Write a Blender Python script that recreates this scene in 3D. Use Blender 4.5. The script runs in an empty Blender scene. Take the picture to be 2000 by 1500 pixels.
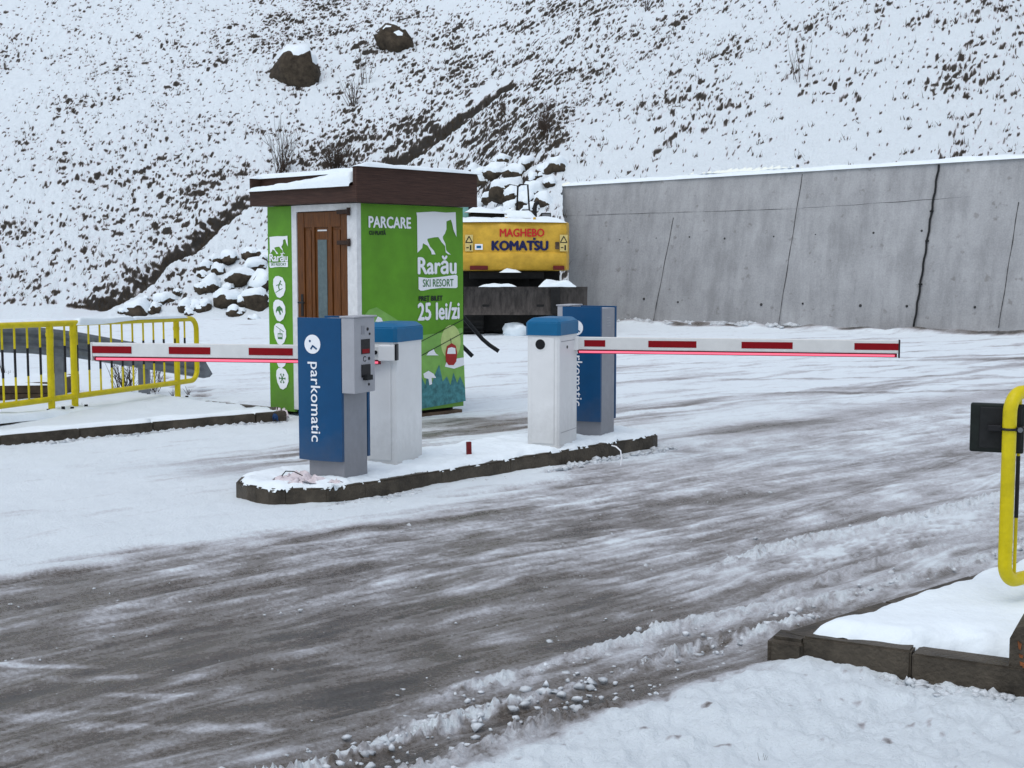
import bpy, bmesh, math, random
import numpy as np
from mathutils import Vector, Matrix
from mathutils.geometry import tessellate_polygon

S = bpy.context.scene
COL = S.collection
R = math.radians
# ------------------------------------------------------------------ camera, sky, sun, exposure
F, HZ, CAMZ = 2600.0, 513.0, 1.70          # focal length and horizon row in photo pixels, eye height
PITCH = math.atan((750 - HZ) / F)
cam = bpy.data.objects.new('camera', bpy.data.cameras.new('camera'))
COL.objects.link(cam)
cam.location = (0, 0, CAMZ)
cam.rotation_euler = (math.pi / 2 - PITCH, 0, 0)
cam.data.sensor_width = 36
cam.data.lens = 36 * F / 2000 / 1.0
cam.data.clip_end = 1000
cam.data.clip_start = 0.05
S.camera = cam
W = bpy.data.worlds.new('World')
S.world = W
W.use_nodes = True
wn, wl = W.node_tree.nodes, W.node_tree.links
bg = wn['Background']
sky = wn.new('ShaderNodeTexSky')
sky.sky_type = 'NISHITA'
sky.sun_disc = False
SUN_EL, SUN_AZ = R(68), R(215)
sky.sun_elevation, sky.sun_rotation = SUN_EL, SUN_AZ
hs = wn.new('ShaderNodeHueSaturation')
hs.inputs['Saturation'].default_value = 0.48
wl.new(sky.outputs[0], hs.inputs['Color'])
wl.new(hs.outputs[0], bg.inputs['Color'])
bg.inputs['Strength'].default_value = 0.13
sun = bpy.data.objects.new('sun', bpy.data.lights.new('sun', 'SUN'))
COL.objects.link(sun)
sun.data.energy = 0.9
sun.data.angle = R(50)
sun.data.color = (1, 0.97, 0.93)
d = Vector((math.sin(SUN_AZ) * math.cos(SUN_EL), math.cos(SUN_AZ) * math.cos(SUN_EL), math.sin(SUN_EL)))
sun.rotation_euler = d.to_track_quat('Z', 'Y').to_euler()
S.view_settings.view_transform = 'Standard'
S.view_settings.look = 'None'
S.view_settings.exposure = 0.47
S.view_settings.gamma = 1
S.cycles.max_bounces = 6

# ------------------------------------------------------------------ helpers
rng = np.random.default_rng(7)
rnd = random.Random(11)


def ray(px, py):
    """direction of the photo's pixel with unit depth (y = 1)"""
    x, z = (px - 1000) / F, -(py - 750) / F
    c, s = math.cos(PITCH), math.sin(PITCH)
    v = Vector((x, c + s * z, -s + c * z))
    return v / v.y


def G(px, py, z=0.0):
    v = ray(px, py)
    k = (z - CAMZ) / v.z
    return Vector((v.x * k, k, z))


def PD(px, py, D):
    v = ray(px, py)
    return Vector((v.x * D, D, CAMZ + v.z * D))


def _hash(ix, iy, seed):
    h = (ix.astype(np.int64) * 374761393 + iy.astype(np.int64) * 668265263 + seed * 974711) & 0xFFFFFFFF
    h = ((h ^ (h >> 13)) * 1274126177) & 0xFFFFFFFF
    return h ^ (h >> 16)


def noise(x, y, seed=0):
    """gradient noise, about -0.7 .. 0.7"""
    x, y = np.asarray(x, float), np.asarray(y, float)
    x0, y0 = np.floor(x), np.floor(y)
    fx, fy = x - x0, y - y0
    u, v = fx * fx * fx * (fx * (fx * 6 - 15) + 10), fy * fy * fy * (fy * (fy * 6 - 15) + 10)

    def g(dx, dy):
        a = (_hash(x0 + dx, y0 + dy, seed) & 0xFFFF) * (2 * math.pi / 65536)
        return np.cos(a) * (fx - dx) + np.sin(a) * (fy - dy)
    a = g(0, 0) * (1 - u) + g(1, 0) * u
    b = g(0, 1) * (1 - u) + g(1, 1) * u
    return (a * (1 - v) + b * v) * 1.4


def fbm(x, y, seed=0, o=4, gain=0.5):
    t, a = 0, 1.0
    for k in range(o):
        t = t + a * noise(x * 2 ** k, y * 2 ** k, seed + 17 * k)
        a *= gain
    return t


def sst(a, b, x):
    t = np.clip((np.asarray(x, float) - a) / (b - a), 0, 1)
    return t * t * (3 - 2 * t)


def seg_dist(x, y, pts):
    """distance to a polyline, and the side (positive on the left of its direction)"""
    best, side = np.full(np.shape(x), 1e9), np.zeros(np.shape(x))
    for (ax, ay), (bx, by) in zip(pts[:-1], pts[1:]):
        dx, dy = bx - ax, by - ay
        L2 = dx * dx + dy * dy
        t = np.clip(((x - ax) * dx + (y - ay) * dy) / L2, 0, 1)
        dd = np.hypot(x - ax - t * dx, y - ay - t * dy)
        m = dd < best
        best = np.where(m, dd, best)
        side = np.where(m, (dx * (y - ay) - dy * (x - ax)) / math.sqrt(L2), side)
    return best, side


# ---- materials
def mat(name, col, rough=0.6, var=0.0, vscale=8.0, bump=0.0, bscale=60.0, metal=0.0, emit=None, col2=None, stretch=(1, 1, 1), spec=0.22, coat=0, grime=0):
    m = bpy.data.materials.new(name)
    m.use_nodes = True
    n, l = m.node_tree.nodes, m.node_tree.links
    b = n['Principled BSDF']
    b.inputs['Base Color'].default_value = (*col, 1)
    b.inputs['Roughness'].default_value = rough
    b.inputs['Metallic'].default_value = metal
    if spec is not None:
        b.inputs['Specular IOR Level'].default_value = spec
    if coat:
        b.inputs['Coat Weight'].default_value = coat
    tc = n.new('ShaderNodeTexCoord')
    mp = n.new('ShaderNodeMapping')
    mp.inputs['Scale'].default_value = stretch
    l.new(tc.outputs['Object'], mp.inputs['Vector'])
    if var or col2:
        t = n.new('ShaderNodeTexNoise')
        t.inputs['Scale'].default_value = vscale
        t.inputs['Detail'].default_value = 6
        t.inputs['Roughness'].default_value = 0.65
        l.new(mp.outputs[0], t.inputs['Vector'])
        r = n.new('ShaderNodeValToRGB')
        c2 = col2 or tuple(c * (1 - var) for c in col)
        c1 = col if col2 else tuple(min(1, c * (1 + var * 0.6)) for c in col)
        r.color_ramp.elements[0].position, r.color_ramp.elements[1].position = 0.32, 0.68
        r.color_ramp.elements[0].color = (*c2, 1)
        r.color_ramp.elements[1].color = (*c1, 1)
        l.new(t.outputs[0], r.inputs[0])
        l.new(r.outputs[0], b.inputs['Base Color'])
    if grime:
        # mud splashed up from the ground, thinning out with height, in its own blotches
        sx = n.new('ShaderNodeSeparateXYZ')
        l.new(tc.outputs['Object'], sx.inputs[0])
        mr = n.new('ShaderNodeMapRange')
        mr.inputs['From Min'].default_value, mr.inputs['From Max'].default_value = 0.0, grime
        mr.inputs['To Min'].default_value, mr.inputs['To Max'].default_value = 0.75, 0.0
        l.new(sx.outputs['Z'], mr.inputs['Value'])
        t3 = n.new('ShaderNodeTexNoise')
        t3.inputs['Scale'].default_value, t3.inputs['Detail'].default_value, t3.inputs['Roughness'].default_value = 7, 10, 0.75
        l.new(tc.outputs['Object'], t3.inputs['Vector'])
        ad = n.new('ShaderNodeMath')
        ad.operation = 'ADD'
        l.new(mr.outputs[0], ad.inputs[0])
        l.new(t3.outputs[0], ad.inputs[1])
        m2 = n.new('ShaderNodeMapRange')
        m2.inputs['From Min'].default_value, m2.inputs['From Max'].default_value = 0.62, 1.15
        m2.inputs['To Min'].default_value, m2.inputs['To Max'].default_value = 0.0, 0.26
        l.new(ad.outputs[0], m2.inputs['Value'])
        mx = n.new('ShaderNodeMix')
        mx.data_type = 'RGBA'
        l.new(m2.outputs[0], mx.inputs[0])
        l.new(b.inputs['Base Color'].links[0].from_socket, mx.inputs[6])
        mx.inputs[7].default_value = (0.13, 0.115, 0.10, 1)
        l.new(mx.outputs[2], b.inputs['Base Color'])
    if bump:
        t2 = n.new('ShaderNodeTexNoise')
        t2.inputs['Scale'].default_value = bscale
        t2.inputs['Detail'].default_value = 5
        l.new(mp.outputs[0], t2.inputs['Vector'])
        bp = n.new('ShaderNodeBump')
        bp.inputs['Strength'].default_value = bump
        bp.inputs['Distance'].default_value = 0.02
        l.new(t2.outputs[0], bp.inputs['Height'])
        l.new(bp.outputs[0], b.inputs['Normal'])
    if emit:
        b.inputs['Emission Color'].default_value = (*emit[0], 1)
        b.inputs['Emission Strength'].default_value = emit[1]
    return m


SNOW_C = (0.76, 0.835, 0.88)
M = dict(
    snow=mat('snow', SNOW_C, 0.65, 0.04, 6, 0.35, 28),
    yellow=mat('yellow_paint', (0.60, 0.49, 0.006), 0.38, 0.20, 9, 0.12, 60),
    black=mat('black_paint', (0.012, 0.012, 0.014), 0.4, 0.2, 20),
    rubber=mat('black_rubber', (0.015, 0.016, 0.017), 0.6, 0.3, 30),
    blue=mat('blue_panel', (0.001, 0.060, 0.165), 0.45, 0.12, 5, spec=0.25, grime=0.45),
    grey=mat('grey_powder_coat', (0.27, 0.28, 0.31), 0.42, 0.08, 12, grime=0.5),
    grey2=mat('grey_box_coat', (0.36, 0.37, 0.40), 0.4, 0.06, 12),
    white=mat('white_powder_coat', (0.76, 0.77, 0.77), 0.4, 0.06, 3, grime=0.45),
    cap=mat('blue_plastic', (0.002, 0.115, 0.26), 0.45, 0.08, 9, spec=0.3),
    ink=mat('white_lettering', (0.82, 0.84, 0.87), 0.5),
    dark_ink=mat('dark_lettering', (0.015, 0.03, 0.015), 0.5),
    green_ink=mat('green_lettering', (0.06, 0.19, 0.06), 0.5),
    green=mat('green_print', (0.108, 0.300, 0.016), 0.45, 0.22, 2.2, 0.08, 5, grime=0.6),
    pale_green=mat('pale_green_print', (0.20, 0.42, 0.09), 0.45, 0.2, 6),
    glow=mat('pale_yellow_print', (0.48, 0.60, 0.22), 0.45, 0.12, 12),
    tree_ink=mat('blue_green_print', (0.06, 0.22, 0.24), 0.45, 0.5, 14),
    white_paint=mat('white_painted_wood', (0.68, 0.69, 0.70), 0.55, 0.12, 14, 0.1, 60),
    wood=mat('brown_door_wood', (0.125, 0.042, 0.008), 0.45, 0.45, 9, 0.15, 40, stretch=(6, 6, 0.6)),
    fascia=mat('dark_brown_wood', (0.058, 0.028, 0.020), 0.6, 0.45, 7, 0.3, 30, stretch=(0.7, 0.7, 14)),
    glass=mat('frosted_glass', (0.10, 0.14, 0.15), 0.15, 0.2, 20),
    red=mat('red_reflective', (0.23, 0.001, 0.006), 0.5, 0.1, 30, spec=0.15),
    boomw=mat('white_boom', (0.66, 0.67, 0.66), 0.4, 0.06, 12),
    led=mat('lit_pink_strip', (0.7, 0.12, 0.18), 0.4, emit=((1.0, 0.16, 0.26), 0.55)),
    led_case=mat('red_strip_holder', (0.20, 0.003, 0.015), 0.4),
    exyellow=mat('machine_yellow', (0.58, 0.35, 0.04), 0.45, 0.22, 4, 0.04, 30),
    exblack=mat('machine_black', (0.012, 0.012, 0.012), 0.7, 0.4, 10, 0.2, 30),
    steel=mat('muddy_steel', (0.052, 0.045, 0.041), 0.55, 0.65, 3.2, 0.25, 20, stretch=(3.5, 3.5, 0.5)),
    navy=mat('navy_lettering', (0.008, 0.012, 0.07), 0.5),
    redink=mat('red_lettering', (0.50, 0.02, 0.02), 0.5),
    sticker=mat('yellowed_sticker', (0.60, 0.48, 0.18), 0.5, 0.2, 40),
    galv=mat('galvanised_steel', (0.16, 0.175, 0.19), 0.42, 0.3, 6, metal=0.35),
    kerb=mat('wet_kerb_concrete', (0.070, 0.058, 0.043), 0.55, 0.55, 6, 0.5, 60),
    plank=mat('brown_boards', (0.09, 0.06, 0.038), 0.6, 0.45, 8, 0.3, 40),
    rock=mat('brown_rock', (0.055, 0.043, 0.030), 0.85, 0.6, 4, 0.6, 16),
    twig=mat('brown_twig', (0.060, 0.042, 0.032), 0.7, 0.4, 20),
    paper=mat('pinkish_paper', (0.66, 0.60, 0.63), 0.55, 0.1, 30),
    teal=mat('teal_glass', (0.20, 0.42, 0.40), 0.2, 0.3, 6),
    orange=mat('orange_marker', (0.22, 0.075, 0.025), 0.6, 0.5, 40),
    gondola=mat('red_print', (0.36, 0.02, 0.018), 0.45, 0.1, 30),
    darkbox=mat('dark_green_black_plastic', (0.008, 0.012, 0.010), 0.35, 0.4, 20),
    blueink=mat('blue_litter', (0.02, 0.07, 0.2), 0.5, 0.3, 30),
)


def wall_material():
    m = mat('grey_concrete', (0.30, 0.30, 0.315), 0.75, 0.0)
    n, l = m.node_tree.nodes, m.node_tree.links
    b = n['Principled BSDF']
    tc = n.new('ShaderNodeTexCoord')

    def tex(scale, sx, det=8, rough=0.65):
        mp = n.new('ShaderNodeMapping')
        mp.inputs['Scale'].default_value = sx
        l.new(tc.outputs['Object'], mp.inputs['Vector'])
        t = n.new('ShaderNodeTexNoise')
        t.inputs['Scale'].default_value = scale
        t.inputs['Detail'].default_value = det
        t.inputs['Roughness'].default_value = rough
        l.new(mp.outputs[0], t.inputs['Vector'])
        return t

    def ramp(t, p0, c0, p1, c1):
        r = n.new('ShaderNodeValToRGB')
        e = r.color_ramp.elements
        e[0].position, e[1].position = p0, p1
        e[0].color, e[1].color = (*c0, 1), (*c1, 1)
        l.new(t.outputs[0], r.inputs[0])
        return r

    def mul(a, c):
        x = n.new('ShaderNodeMix')
        x.data_type, x.blend_type = 'RGBA', 'MULTIPLY'
        x.inputs[0].default_value = 1
        l.new(a.outputs[0] if a.bl_idname != 'ShaderNodeMix' else a.outputs[2], x.inputs[6])
        l.new(c.outputs[0], x.inputs[7])
        return x
    base = ramp(tex(0.9, (1, 1, 1)), 0.3, (0.31, 0.315, 0.323), 0.7, (0.42, 0.427, 0.436))
    streak = ramp(tex(1.0, (3.2, 3.2, 0.22)), 0.34, (0.80, 0.80, 0.80), 0.56, (1, 1, 1))
    spots = ramp(tex(5.0, (1, 1, 1), 4, 0.5), 0.27, (0.72, 0.70, 0.68), 0.36, (1, 1, 1))
    fine = ramp(tex(26, (1, 1, 1)), 0.3, (0.84, 0.84, 0.84), 0.7, (1.06, 1.06, 1.06))
    c = mul(mul(mul(base, streak), spots), fine)
    l.new(c.outputs[2], b.inputs['Base Color'])
    bp = n.new('ShaderNodeBump')
    bp.inputs['Strength'].default_value = 0.3
    bp.inputs['Distance'].default_value = 0.03
    t = tex(9, (1, 1, 1))
    l.new(t.outputs[0], bp.inputs['Height'])
    l.new(bp.outputs[0], b.inputs['Normal'])
    return m


M['concrete'] = wall_material()


def ground_material(name, attr_ramp, fine, streak_amt, bump, rough0, rough1, angle=42, fine_amt=0.42, bdist=0.02):
    """surface whose cover (bare to snow) is the mesh attribute 'cov' broken up by fine streaks along the road"""
    m = bpy.data.materials.new(name)
    m.use_nodes = True
    n, l = m.node_tree.nodes, m.node_tree.links
    b = n['Principled BSDF']
    at = n.new('ShaderNodeAttribute')
    at.attribute_name = 'cov'
    tc = n.new('ShaderNodeTexCoord')
    m1 = n.new('ShaderNodeMapping')
    m1.inputs['Rotation'].default_value = (0, 0, R(-angle))
    l.new(tc.outputs['Object'], m1.inputs['Vector'])
    m2 = n.new('ShaderNodeMapping')
    m2.inputs['Scale'].default_value = (1, 5, 1)
    l.new(m1.outputs[0], m2.inputs['Vector'])

    def tex(src, sc, det=6, rg=0.6):
        t = n.new('ShaderNodeTexNoise')
        t.inputs['Scale'].default_value = sc
        t.inputs['Detail'].default_value = det
        t.inputs['Roughness'].default_value = rg
        l.new(src, t.inputs['Vector'])
        return t.outputs[0]

    def math_(op, a, b_):
        x = n.new('ShaderNodeMath')
        x.operation = op
        for i, v in enumerate((a, b_)):
            if isinstance(v, (int, float)):
                x.inputs[i].default_value = v
            else:
                l.new(v, x.inputs[i])
        return x.outputs[0]
    f1 = tex(tc.outputs['Object'], fine, 8, 0.7)
    f2 = tex(m2.outputs[0], 3.0, 7, 0.62)
    m3 = n.new('ShaderNodeMapping')
    m3.inputs['Scale'].default_value = (2.0, 34, 1)
    l.new(m1.outputs[0], m3.inputs['Vector'])
    f3 = tex(m3.outputs[0], 1.0, 5, 0.7)
    f4 = tex(tc.outputs['Object'], 9.0, 6, 0.7)
    d1 = math_('ADD', math_('MULTIPLY', math_('SUBTRACT', f1, 0.5), fine_amt), math_('ADD', math_('MULTIPLY', math_('SUBTRACT', f3, 0.5), fine_amt * 0.45), math_('MULTIPLY', math_('SUBTRACT', f4, 0.5), fine_amt * 0.5)))
    d2 = math_('MULTIPLY', math_('SUBTRACT', f2, 0.5), streak_amt)
    # the break-up fades out where the snow is whole
    full = math_('SUBTRACT', 1.12, at.outputs['Fac'])
    cov = math_('ADD', at.outputs['Fac'], math_('MULTIPLY', math_('ADD', d1, d2), full))
    r = n.new('ShaderNodeValToRGB')
    e = r.color_ramp.elements
    while len(e) < len(attr_ramp):
        e.new(0.5)
    for el, (p, c) in zip(e, attr_ramp):
        el.position, el.color = p, (*c, 1)
    l.new(cov, r.inputs[0])
    l.new(r.outputs[0], b.inputs['Base Color'])
    mr = n.new('ShaderNodeMapRange')
    mr.inputs['From Min'].default_value, mr.inputs['From Max'].default_value = 0.1, 0.8
    mr.inputs['To Min'].default_value, mr.inputs['To Max'].default_value = rough0, rough1
    l.new(cov, mr.inputs['Value'])
    l.new(mr.outputs[0], b.inputs['Roughness'])
    bp = n.new('ShaderNodeBump')
    bs = n.new('ShaderNodeMapRange')
    bs.inputs['From Min'].default_value, bs.inputs['From Max'].default_value = 0.1, 0.5
    bs.inputs['To Min'].default_value, bs.inputs['To Max'].default_value = bump * 0.35, bump
    l.new(cov, bs.inputs['Value'])
    l.new(bs.outputs[0], bp.inputs['Strength'])
    bp.inputs['Distance'].default_value = bdist
    hsum = math_('ADD', math_('MULTIPLY', f1, 1.0), math_('ADD', math_('MULTIPLY', f2, 0.5), math_('MULTIPLY', f3, 0.35)))
    l.new(hsum, bp.inputs['Height'])
    l.new(bp.outputs[0], b.inputs['Normal'])
    return m


M['road'] = ground_material('slush_and_snow', [
    (0.00, (0.034, 0.026, 0.018)), (0.24, (0.090, 0.075, 0.060)), (0.45, (0.21, 0.198, 0.192)),
    (0.70, (0.50, 0.51, 0.54)), (0.92, SNOW_C)], 60, 0.42, 0.9, 0.17, 0.65, 42, 1.15)
M['hill'] = ground_material('snow_over_grass', [
    (0.00, (0.016, 0.013, 0.010)), (0.30, (0.038, 0.031, 0.023)), (0.48, (0.26, 0.25, 0.25)),
    (0.60, (0.74, 0.77, 0.82)), (0.85, SNOW_C)], 14, 0.12, 1.0, 0.85, 0.7, 0, 0.42, 0.07)


# ---- mesh building
class MB:
    def __init__(s):
        s.bm = bmesh.new()

    def box(s, x0, x1, y0, y1, z0, z1, bev=0.0, seg=2):
        t = bmesh.new()
        bmesh.ops.create_cube(t, size=1)
        for v in t.verts:
            v.co = Vector(((x0 + x1) / 2 + v.co.x * (x1 - x0), (y0 + y1) / 2 + v.co.y * (y1 - y0), (z0 + z1) / 2 + v.co.z * (z1 - z0)))
        if bev:
            bmesh.ops.bevel(t, geom=t.edges[:], offset=bev, segments=seg, profile=0.5, affect='EDGES')
        return s.merge(t)

    def merge(s, t, mx=None):
        if mx is not None:
            bmesh.ops.transform(t, matrix=mx, verts=t.verts)
        mm = {}
        for v in t.verts:
            mm[v.index if False else v] = s.bm.verts.new(v.co)
        for f in t.faces:
            try:
                s.bm.faces.new([mm[v] for v in f.verts])
            except ValueError:
                pass
        t.free()
        return s

    def tube(s, pts, r, n=10, cap=True):
        pts = [Vector(p) for p in pts]
        rs = r if isinstance(r, (list, tuple)) else [r] * len(pts)
        rings = []
        up = None
        for i, p in enumerate(pts):
            t = (pts[min(i + 1, len(pts) - 1)] - pts[max(i - 1, 0)]).normalized()
            if up is None:
                up = Vector((0, 0, 1)) if abs(t.z) < 0.9 else Vector((1, 0, 0))
            a = t.cross(up)
            if a.length < 1e-4:
                a = t.cross(Vector((0, 1, 0)))
            a.normalize()
            b = a.cross(t).normalized()
            up = b
            rings.append([s.bm.verts.new(p + (a * math.cos(2 * math.pi * k / n) + b * math.sin(2 * math.pi * k / n)) * rs[i]) for k in range(n)])
        for A, B in zip(rings[:-1], rings[1:]):
            for k in range(n):
                s.bm.faces.new((A[k], A[(k + 1) % n], B[(k + 1) % n], B[k]))
        if cap and n > 2:
            s.bm.faces.new(rings[0][::-1])
            s.bm.faces.new(rings[-1])
        return s

    def prism(s, poly, depth, mx=None):
        """polygon in its own x, y plane, pushed out along +z by depth; triangulated so that any outline works"""
        t = bmesh.new()
        lo = [t.verts.new((x, y, 0)) for x, y in poly]
        hi = [t.verts.new((x, y, depth)) for x, y in poly]
        k = len(poly)
        for i in range(k):
            t.faces.new((lo[i], lo[(i + 1) % k], hi[(i + 1) % k], hi[i]))
        for tri in tessellate_polygon([[Vector((x, y, 0)) for x, y in poly]]):
            t.faces.new([hi[i] for i in tri])
        return s.merge(t, mx)

    def grid(s, P):
        """P[i][j] points"""
        vs = [[s.bm.verts.new(p) for p in row] for row in P]
        for i in range(len(P) - 1):
            for j in range(len(P[0]) - 1):
                s.bm.faces.new((vs[i][j], vs[i][j + 1], vs[i + 1][j + 1], vs[i + 1][j]))
        return s

    def build(s, name, material, parent=None, smooth=False, label=None):
        bmesh.ops.recalc_face_normals(s.bm, faces=s.bm.faces)
        me = bpy.data.meshes.new(name)
        s.bm.to_mesh(me)
        s.bm.free()
        return link(name, me, material, parent, smooth, label)


def link(name, me, material, parent=None, smooth=False, label=None):
    if material is not None:
        me.materials.clear()
        me.materials.append(material)
    if smooth:
        me.polygons.foreach_set('use_smooth', [True] * len(me.polygons))
        if smooth != 'all':
            me.set_sharp_from_angle(angle=R(smooth if smooth is not True else 40))
    o = bpy.data.objects.new(name, me)
    COL.objects.link(o)
    if parent:
        o.parent = parent
    if label:
        o['label'] = label
    return o


def np_mesh(name, V, Fc, material, cov=None, parent=None, smooth=True):
    me = bpy.data.meshes.new(name)
    V = np.asarray(V, np.float32)
    Fc = np.asarray(Fc, np.int32)
    k = Fc.shape[1]
    me.vertices.add(len(V))
    me.vertices.foreach_set('co', V.ravel())
    me.loops.add(Fc.size)
    me.loops.foreach_set('vertex_index', Fc.ravel())
    me.polygons.add(len(Fc))
    me.polygons.foreach_set('loop_start', np.arange(0, Fc.size, k, dtype=np.int32))
    me.polygons.foreach_set('loop_total', np.full(len(Fc), k, np.int32))
    if cov is not None:
        a = me.attributes.new('cov', 'FLOAT', 'POINT')
        a.data.foreach_set('value', np.asarray(cov, np.float32).ravel())
    me.update()
    me.validate()
    return link(name, me, material, parent, 'all' if smooth else False)


def grid_faces(nr, nc, keep=None):
    i = np.arange(nr * nc).reshape(nr, nc)
    f = np.stack([i[:-1, :-1], i[:-1, 1:], i[1:, 1:], i[1:, :-1]], -1).reshape(-1, 4)
    if keep is not None:
        f = f[keep.ravel()[f].all(1)]
    return f


def tag(o, label, cat, group=None, kind=None):
    o['label'], o['category'] = label, cat
    if group:
        o['group'] = group
    if kind:
        o['kind'] = kind
    return o


def structure(o, kind='structure'):
    o['kind'] = kind
    return o


def thing(name, label, cat, loc=(0, 0, 0), rotz=0.0, group=None):
    o = bpy.data.objects.new(name, None)
    COL.objects.link(o)
    o.location, o.rotation_euler = loc, (0, 0, rotz)
    o.empty_display_size = 0.1
    return tag(o, label, cat, group)


def inv(root):
    return (Matrix.Translation(root.location) @ root.rotation_euler.to_matrix().to_4x4()).inverted()


def text_mesh(body, weight=0.0, spacing=1.0):
    cu = bpy.data.curves.new('lettering', 'FONT')
    cu.body, cu.size, cu.resolution_u = body, 1, 3
    cu.space_character = spacing
    o = bpy.data.objects.new('lettering', cu)
    COL.objects.link(o)
    dg = bpy.context.evaluated_depsgraph_get()
    me = bpy.data.meshes.new_from_object(o.evaluated_get(dg))
    bpy.data.objects.remove(o)
    return me


def lettering(body, box, frame, material, parent, weight=0.02, depth=0.002, turn=False, spacing=1.0, name='lettering', label=None):
    """text fitted to box (u0, u1, v0, v1) in the plane of frame; turn = reads downwards"""
    me = text_mesh(body, weight, spacing)
    t = bmesh.new()
    # heavier strokes: the same letters laid again a hair to the side, each 0.2 mm deeper than the last
    layers = [(0, 0)] if not weight else [(0, 0), (weight, 0), (-weight, 0), (0, weight * 0.7), (0, -weight * 0.7), (weight * 0.5, 0), (-weight * 0.5, 0)]
    for k, (dx, dy) in enumerate(layers):
        n0 = len(t.verts)
        t.from_mesh(me)
        t.verts.ensure_lookup_table()
        for v in t.verts[n0:]:
            v.co = Vector((v.co.x + dx, v.co.y + dy, -0.0002 * k))
    bpy.data.meshes.remove(me)
    if turn:
        for v in t.verts:
            v.co = Vector((v.co.y, -v.co.x, v.co.z))
    xs, ys = [v.co.x for v in t.verts], [v.co.y for v in t.verts]
    x0, x1, y0, y1 = min(xs), max(xs), min(ys), max(ys)
    u0, u1, v0, v1 = box
    for v in t.verts:
        v.co = Vector((u0 + (v.co.x - x0) / (x1 - x0) * (u1 - u0), v0 + (v.co.y - y0) / (y1 - y0) * (v1 - v0), depth + v.co.z))
    bmesh.ops.transform(t, matrix=frame, verts=t.verts)
    m = bpy.data.meshes.new(name)
    t.to_mesh(m)
    t.free()
    return link(name, m, material, parent, label=label)


def frame(o, ux, uy):
    ux, uy = Vector(ux).normalized(), Vector(uy).normalized()
    n = ux.cross(uy)
    mx = Matrix((ux, uy, n)).transposed().to_4x4()
    mx.translation = Vector(o)
    return mx


def circle(cx, cy, rx, ry=None, n=28):
    ry = ry or rx
    return [(cx + rx * math.cos(2 * math.pi * k / n), cy + ry * math.sin(2 * math.pi * k / n)) for k in range(n)]


def rect(x0, x1, y0, y1):
    return [(x0, y0), (x1, y0), (x1, y1), (x0, y1)]


def stroke(a, b, w):
    a, b = Vector((*a, 0)), Vector((*b, 0))
    n = Vector((-(b - a).y, (b - a).x, 0)).normalized() * w / 2
    return [tuple((a + n).xy), tuple((a - n).xy), tuple((b - n).xy), tuple((b + n).xy)]


def snow_strip(pts, half, thick, mb=None, seed=0, nv=11, step=0.05, jag=0.25, lump=0.35, nscale=6.0, taper=True):
    """a pillow of snow along a polyline of 3D points (its underside is open)"""
    mb = mb or MB()
    pts = [Vector(p) for p in pts]
    out = []
    for a, b in zip(pts[:-1], pts[1:]):
        k = max(2, int((b - a).length / step))
        out += [a.lerp(b, i / k) for i in range(k)]
    out.append(pts[-1])
    rows = []
    N = len(out)
    for i, p in enumerate(out):
        t = out[min(i + 1, N - 1)] - out[max(i - 1, 0)]
        a = Vector((-t.y, t.x, 0)).normalized()
        w = i / max(1, N - 1)
        hw = half(w) if callable(half) else half
        th = thick(w) if callable(thick) else thick
        e = min(1, i / 2.5, (N - 1 - i) / 2.5) if taper else 1
        row = []
        sdist = i * step
        for j in range(nv):
            v = 2 * j / (nv - 1) - 1
            jj = 1 + jag * float(noise(sdist * nscale, 3.3 * (1 if v > 0 else -1), seed))
            prof = (1 - abs(v) ** 4) ** 0.6 if abs(v) < 1 else 0
            h = th * prof * (1 + lump * float(fbm(sdist * nscale * 0.7, v * 2, seed + 5, 2))) * e
            row.append(p + a * v * hw * jj + Vector((0, 0, h)))
        rows.append(row)
    return mb.grid(rows)


def blob_template(sub=2):
    t = bmesh.new()
    bmesh.ops.create_icosphere(t, subdivisions=sub, radius=1)
    v = np.array([x.co[:] for x in t.verts])
    f = np.array([[q.index for q in x.verts] for x in t.faces])
    t.free()
    return v, f


BV, BF = blob_template(1)
BV2, BF2 = blob_template(3)

# ------------------------------------------------------------------ terrain functions
C42, S42 = math.cos(R(42)), math.sin(R(42))


def road_st(x, y):
    return x * C42 + y * S42, -x * S42 + y * C42


KERB_L = [G(-500, 930).xy, G(0, 877).xy, G(300, 849).xy, G(500, 831).xy, G(560, 827).xy]
KERB_L = [(p.x, p.y) for p in KERB_L]
KERB_L += [(KERB_L[-1][0] - 0.15, KERB_L[-1][1] + 0.45), (KERB_L[-1][0] - 1.1, KERB_L[-1][1] + 1.2)]


def raised(x, y):
    """height of the left pavement above the road"""
    dd, side = seg_dist(x, y, KERB_L)
    base = np.where(side > 0, 1.0, 0.0) * sst(0.02, 0.07, dd)
    fade = 1 - sst(1.6, 3.6, dd)
    return (0.115 + 0.012 * sst(0.25, 1.0, dd)) * base * fade


# wall line (top edge) and hill
WA = Vector((3.0, 37.1, 0)) - Vector((0.817, -0.577, 0)) * 2.5
WDIR, WBACK = Vector((0.817, -0.577, 0)), Vector((0.577, 0.817, 0))
WLEN = 18.0


def wall_top(L):
    return 3.92 + 0.018 * L


SLOPE = 0.55


def behind_wall(x, y):
    """distance behind the wall's top edge"""
    tx, ty = WA.x + WBACK.x * 0.8, WA.y + WBACK.y * 0.8
    return (x - tx) * WBACK.x + (y - ty) * WBACK.y


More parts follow.
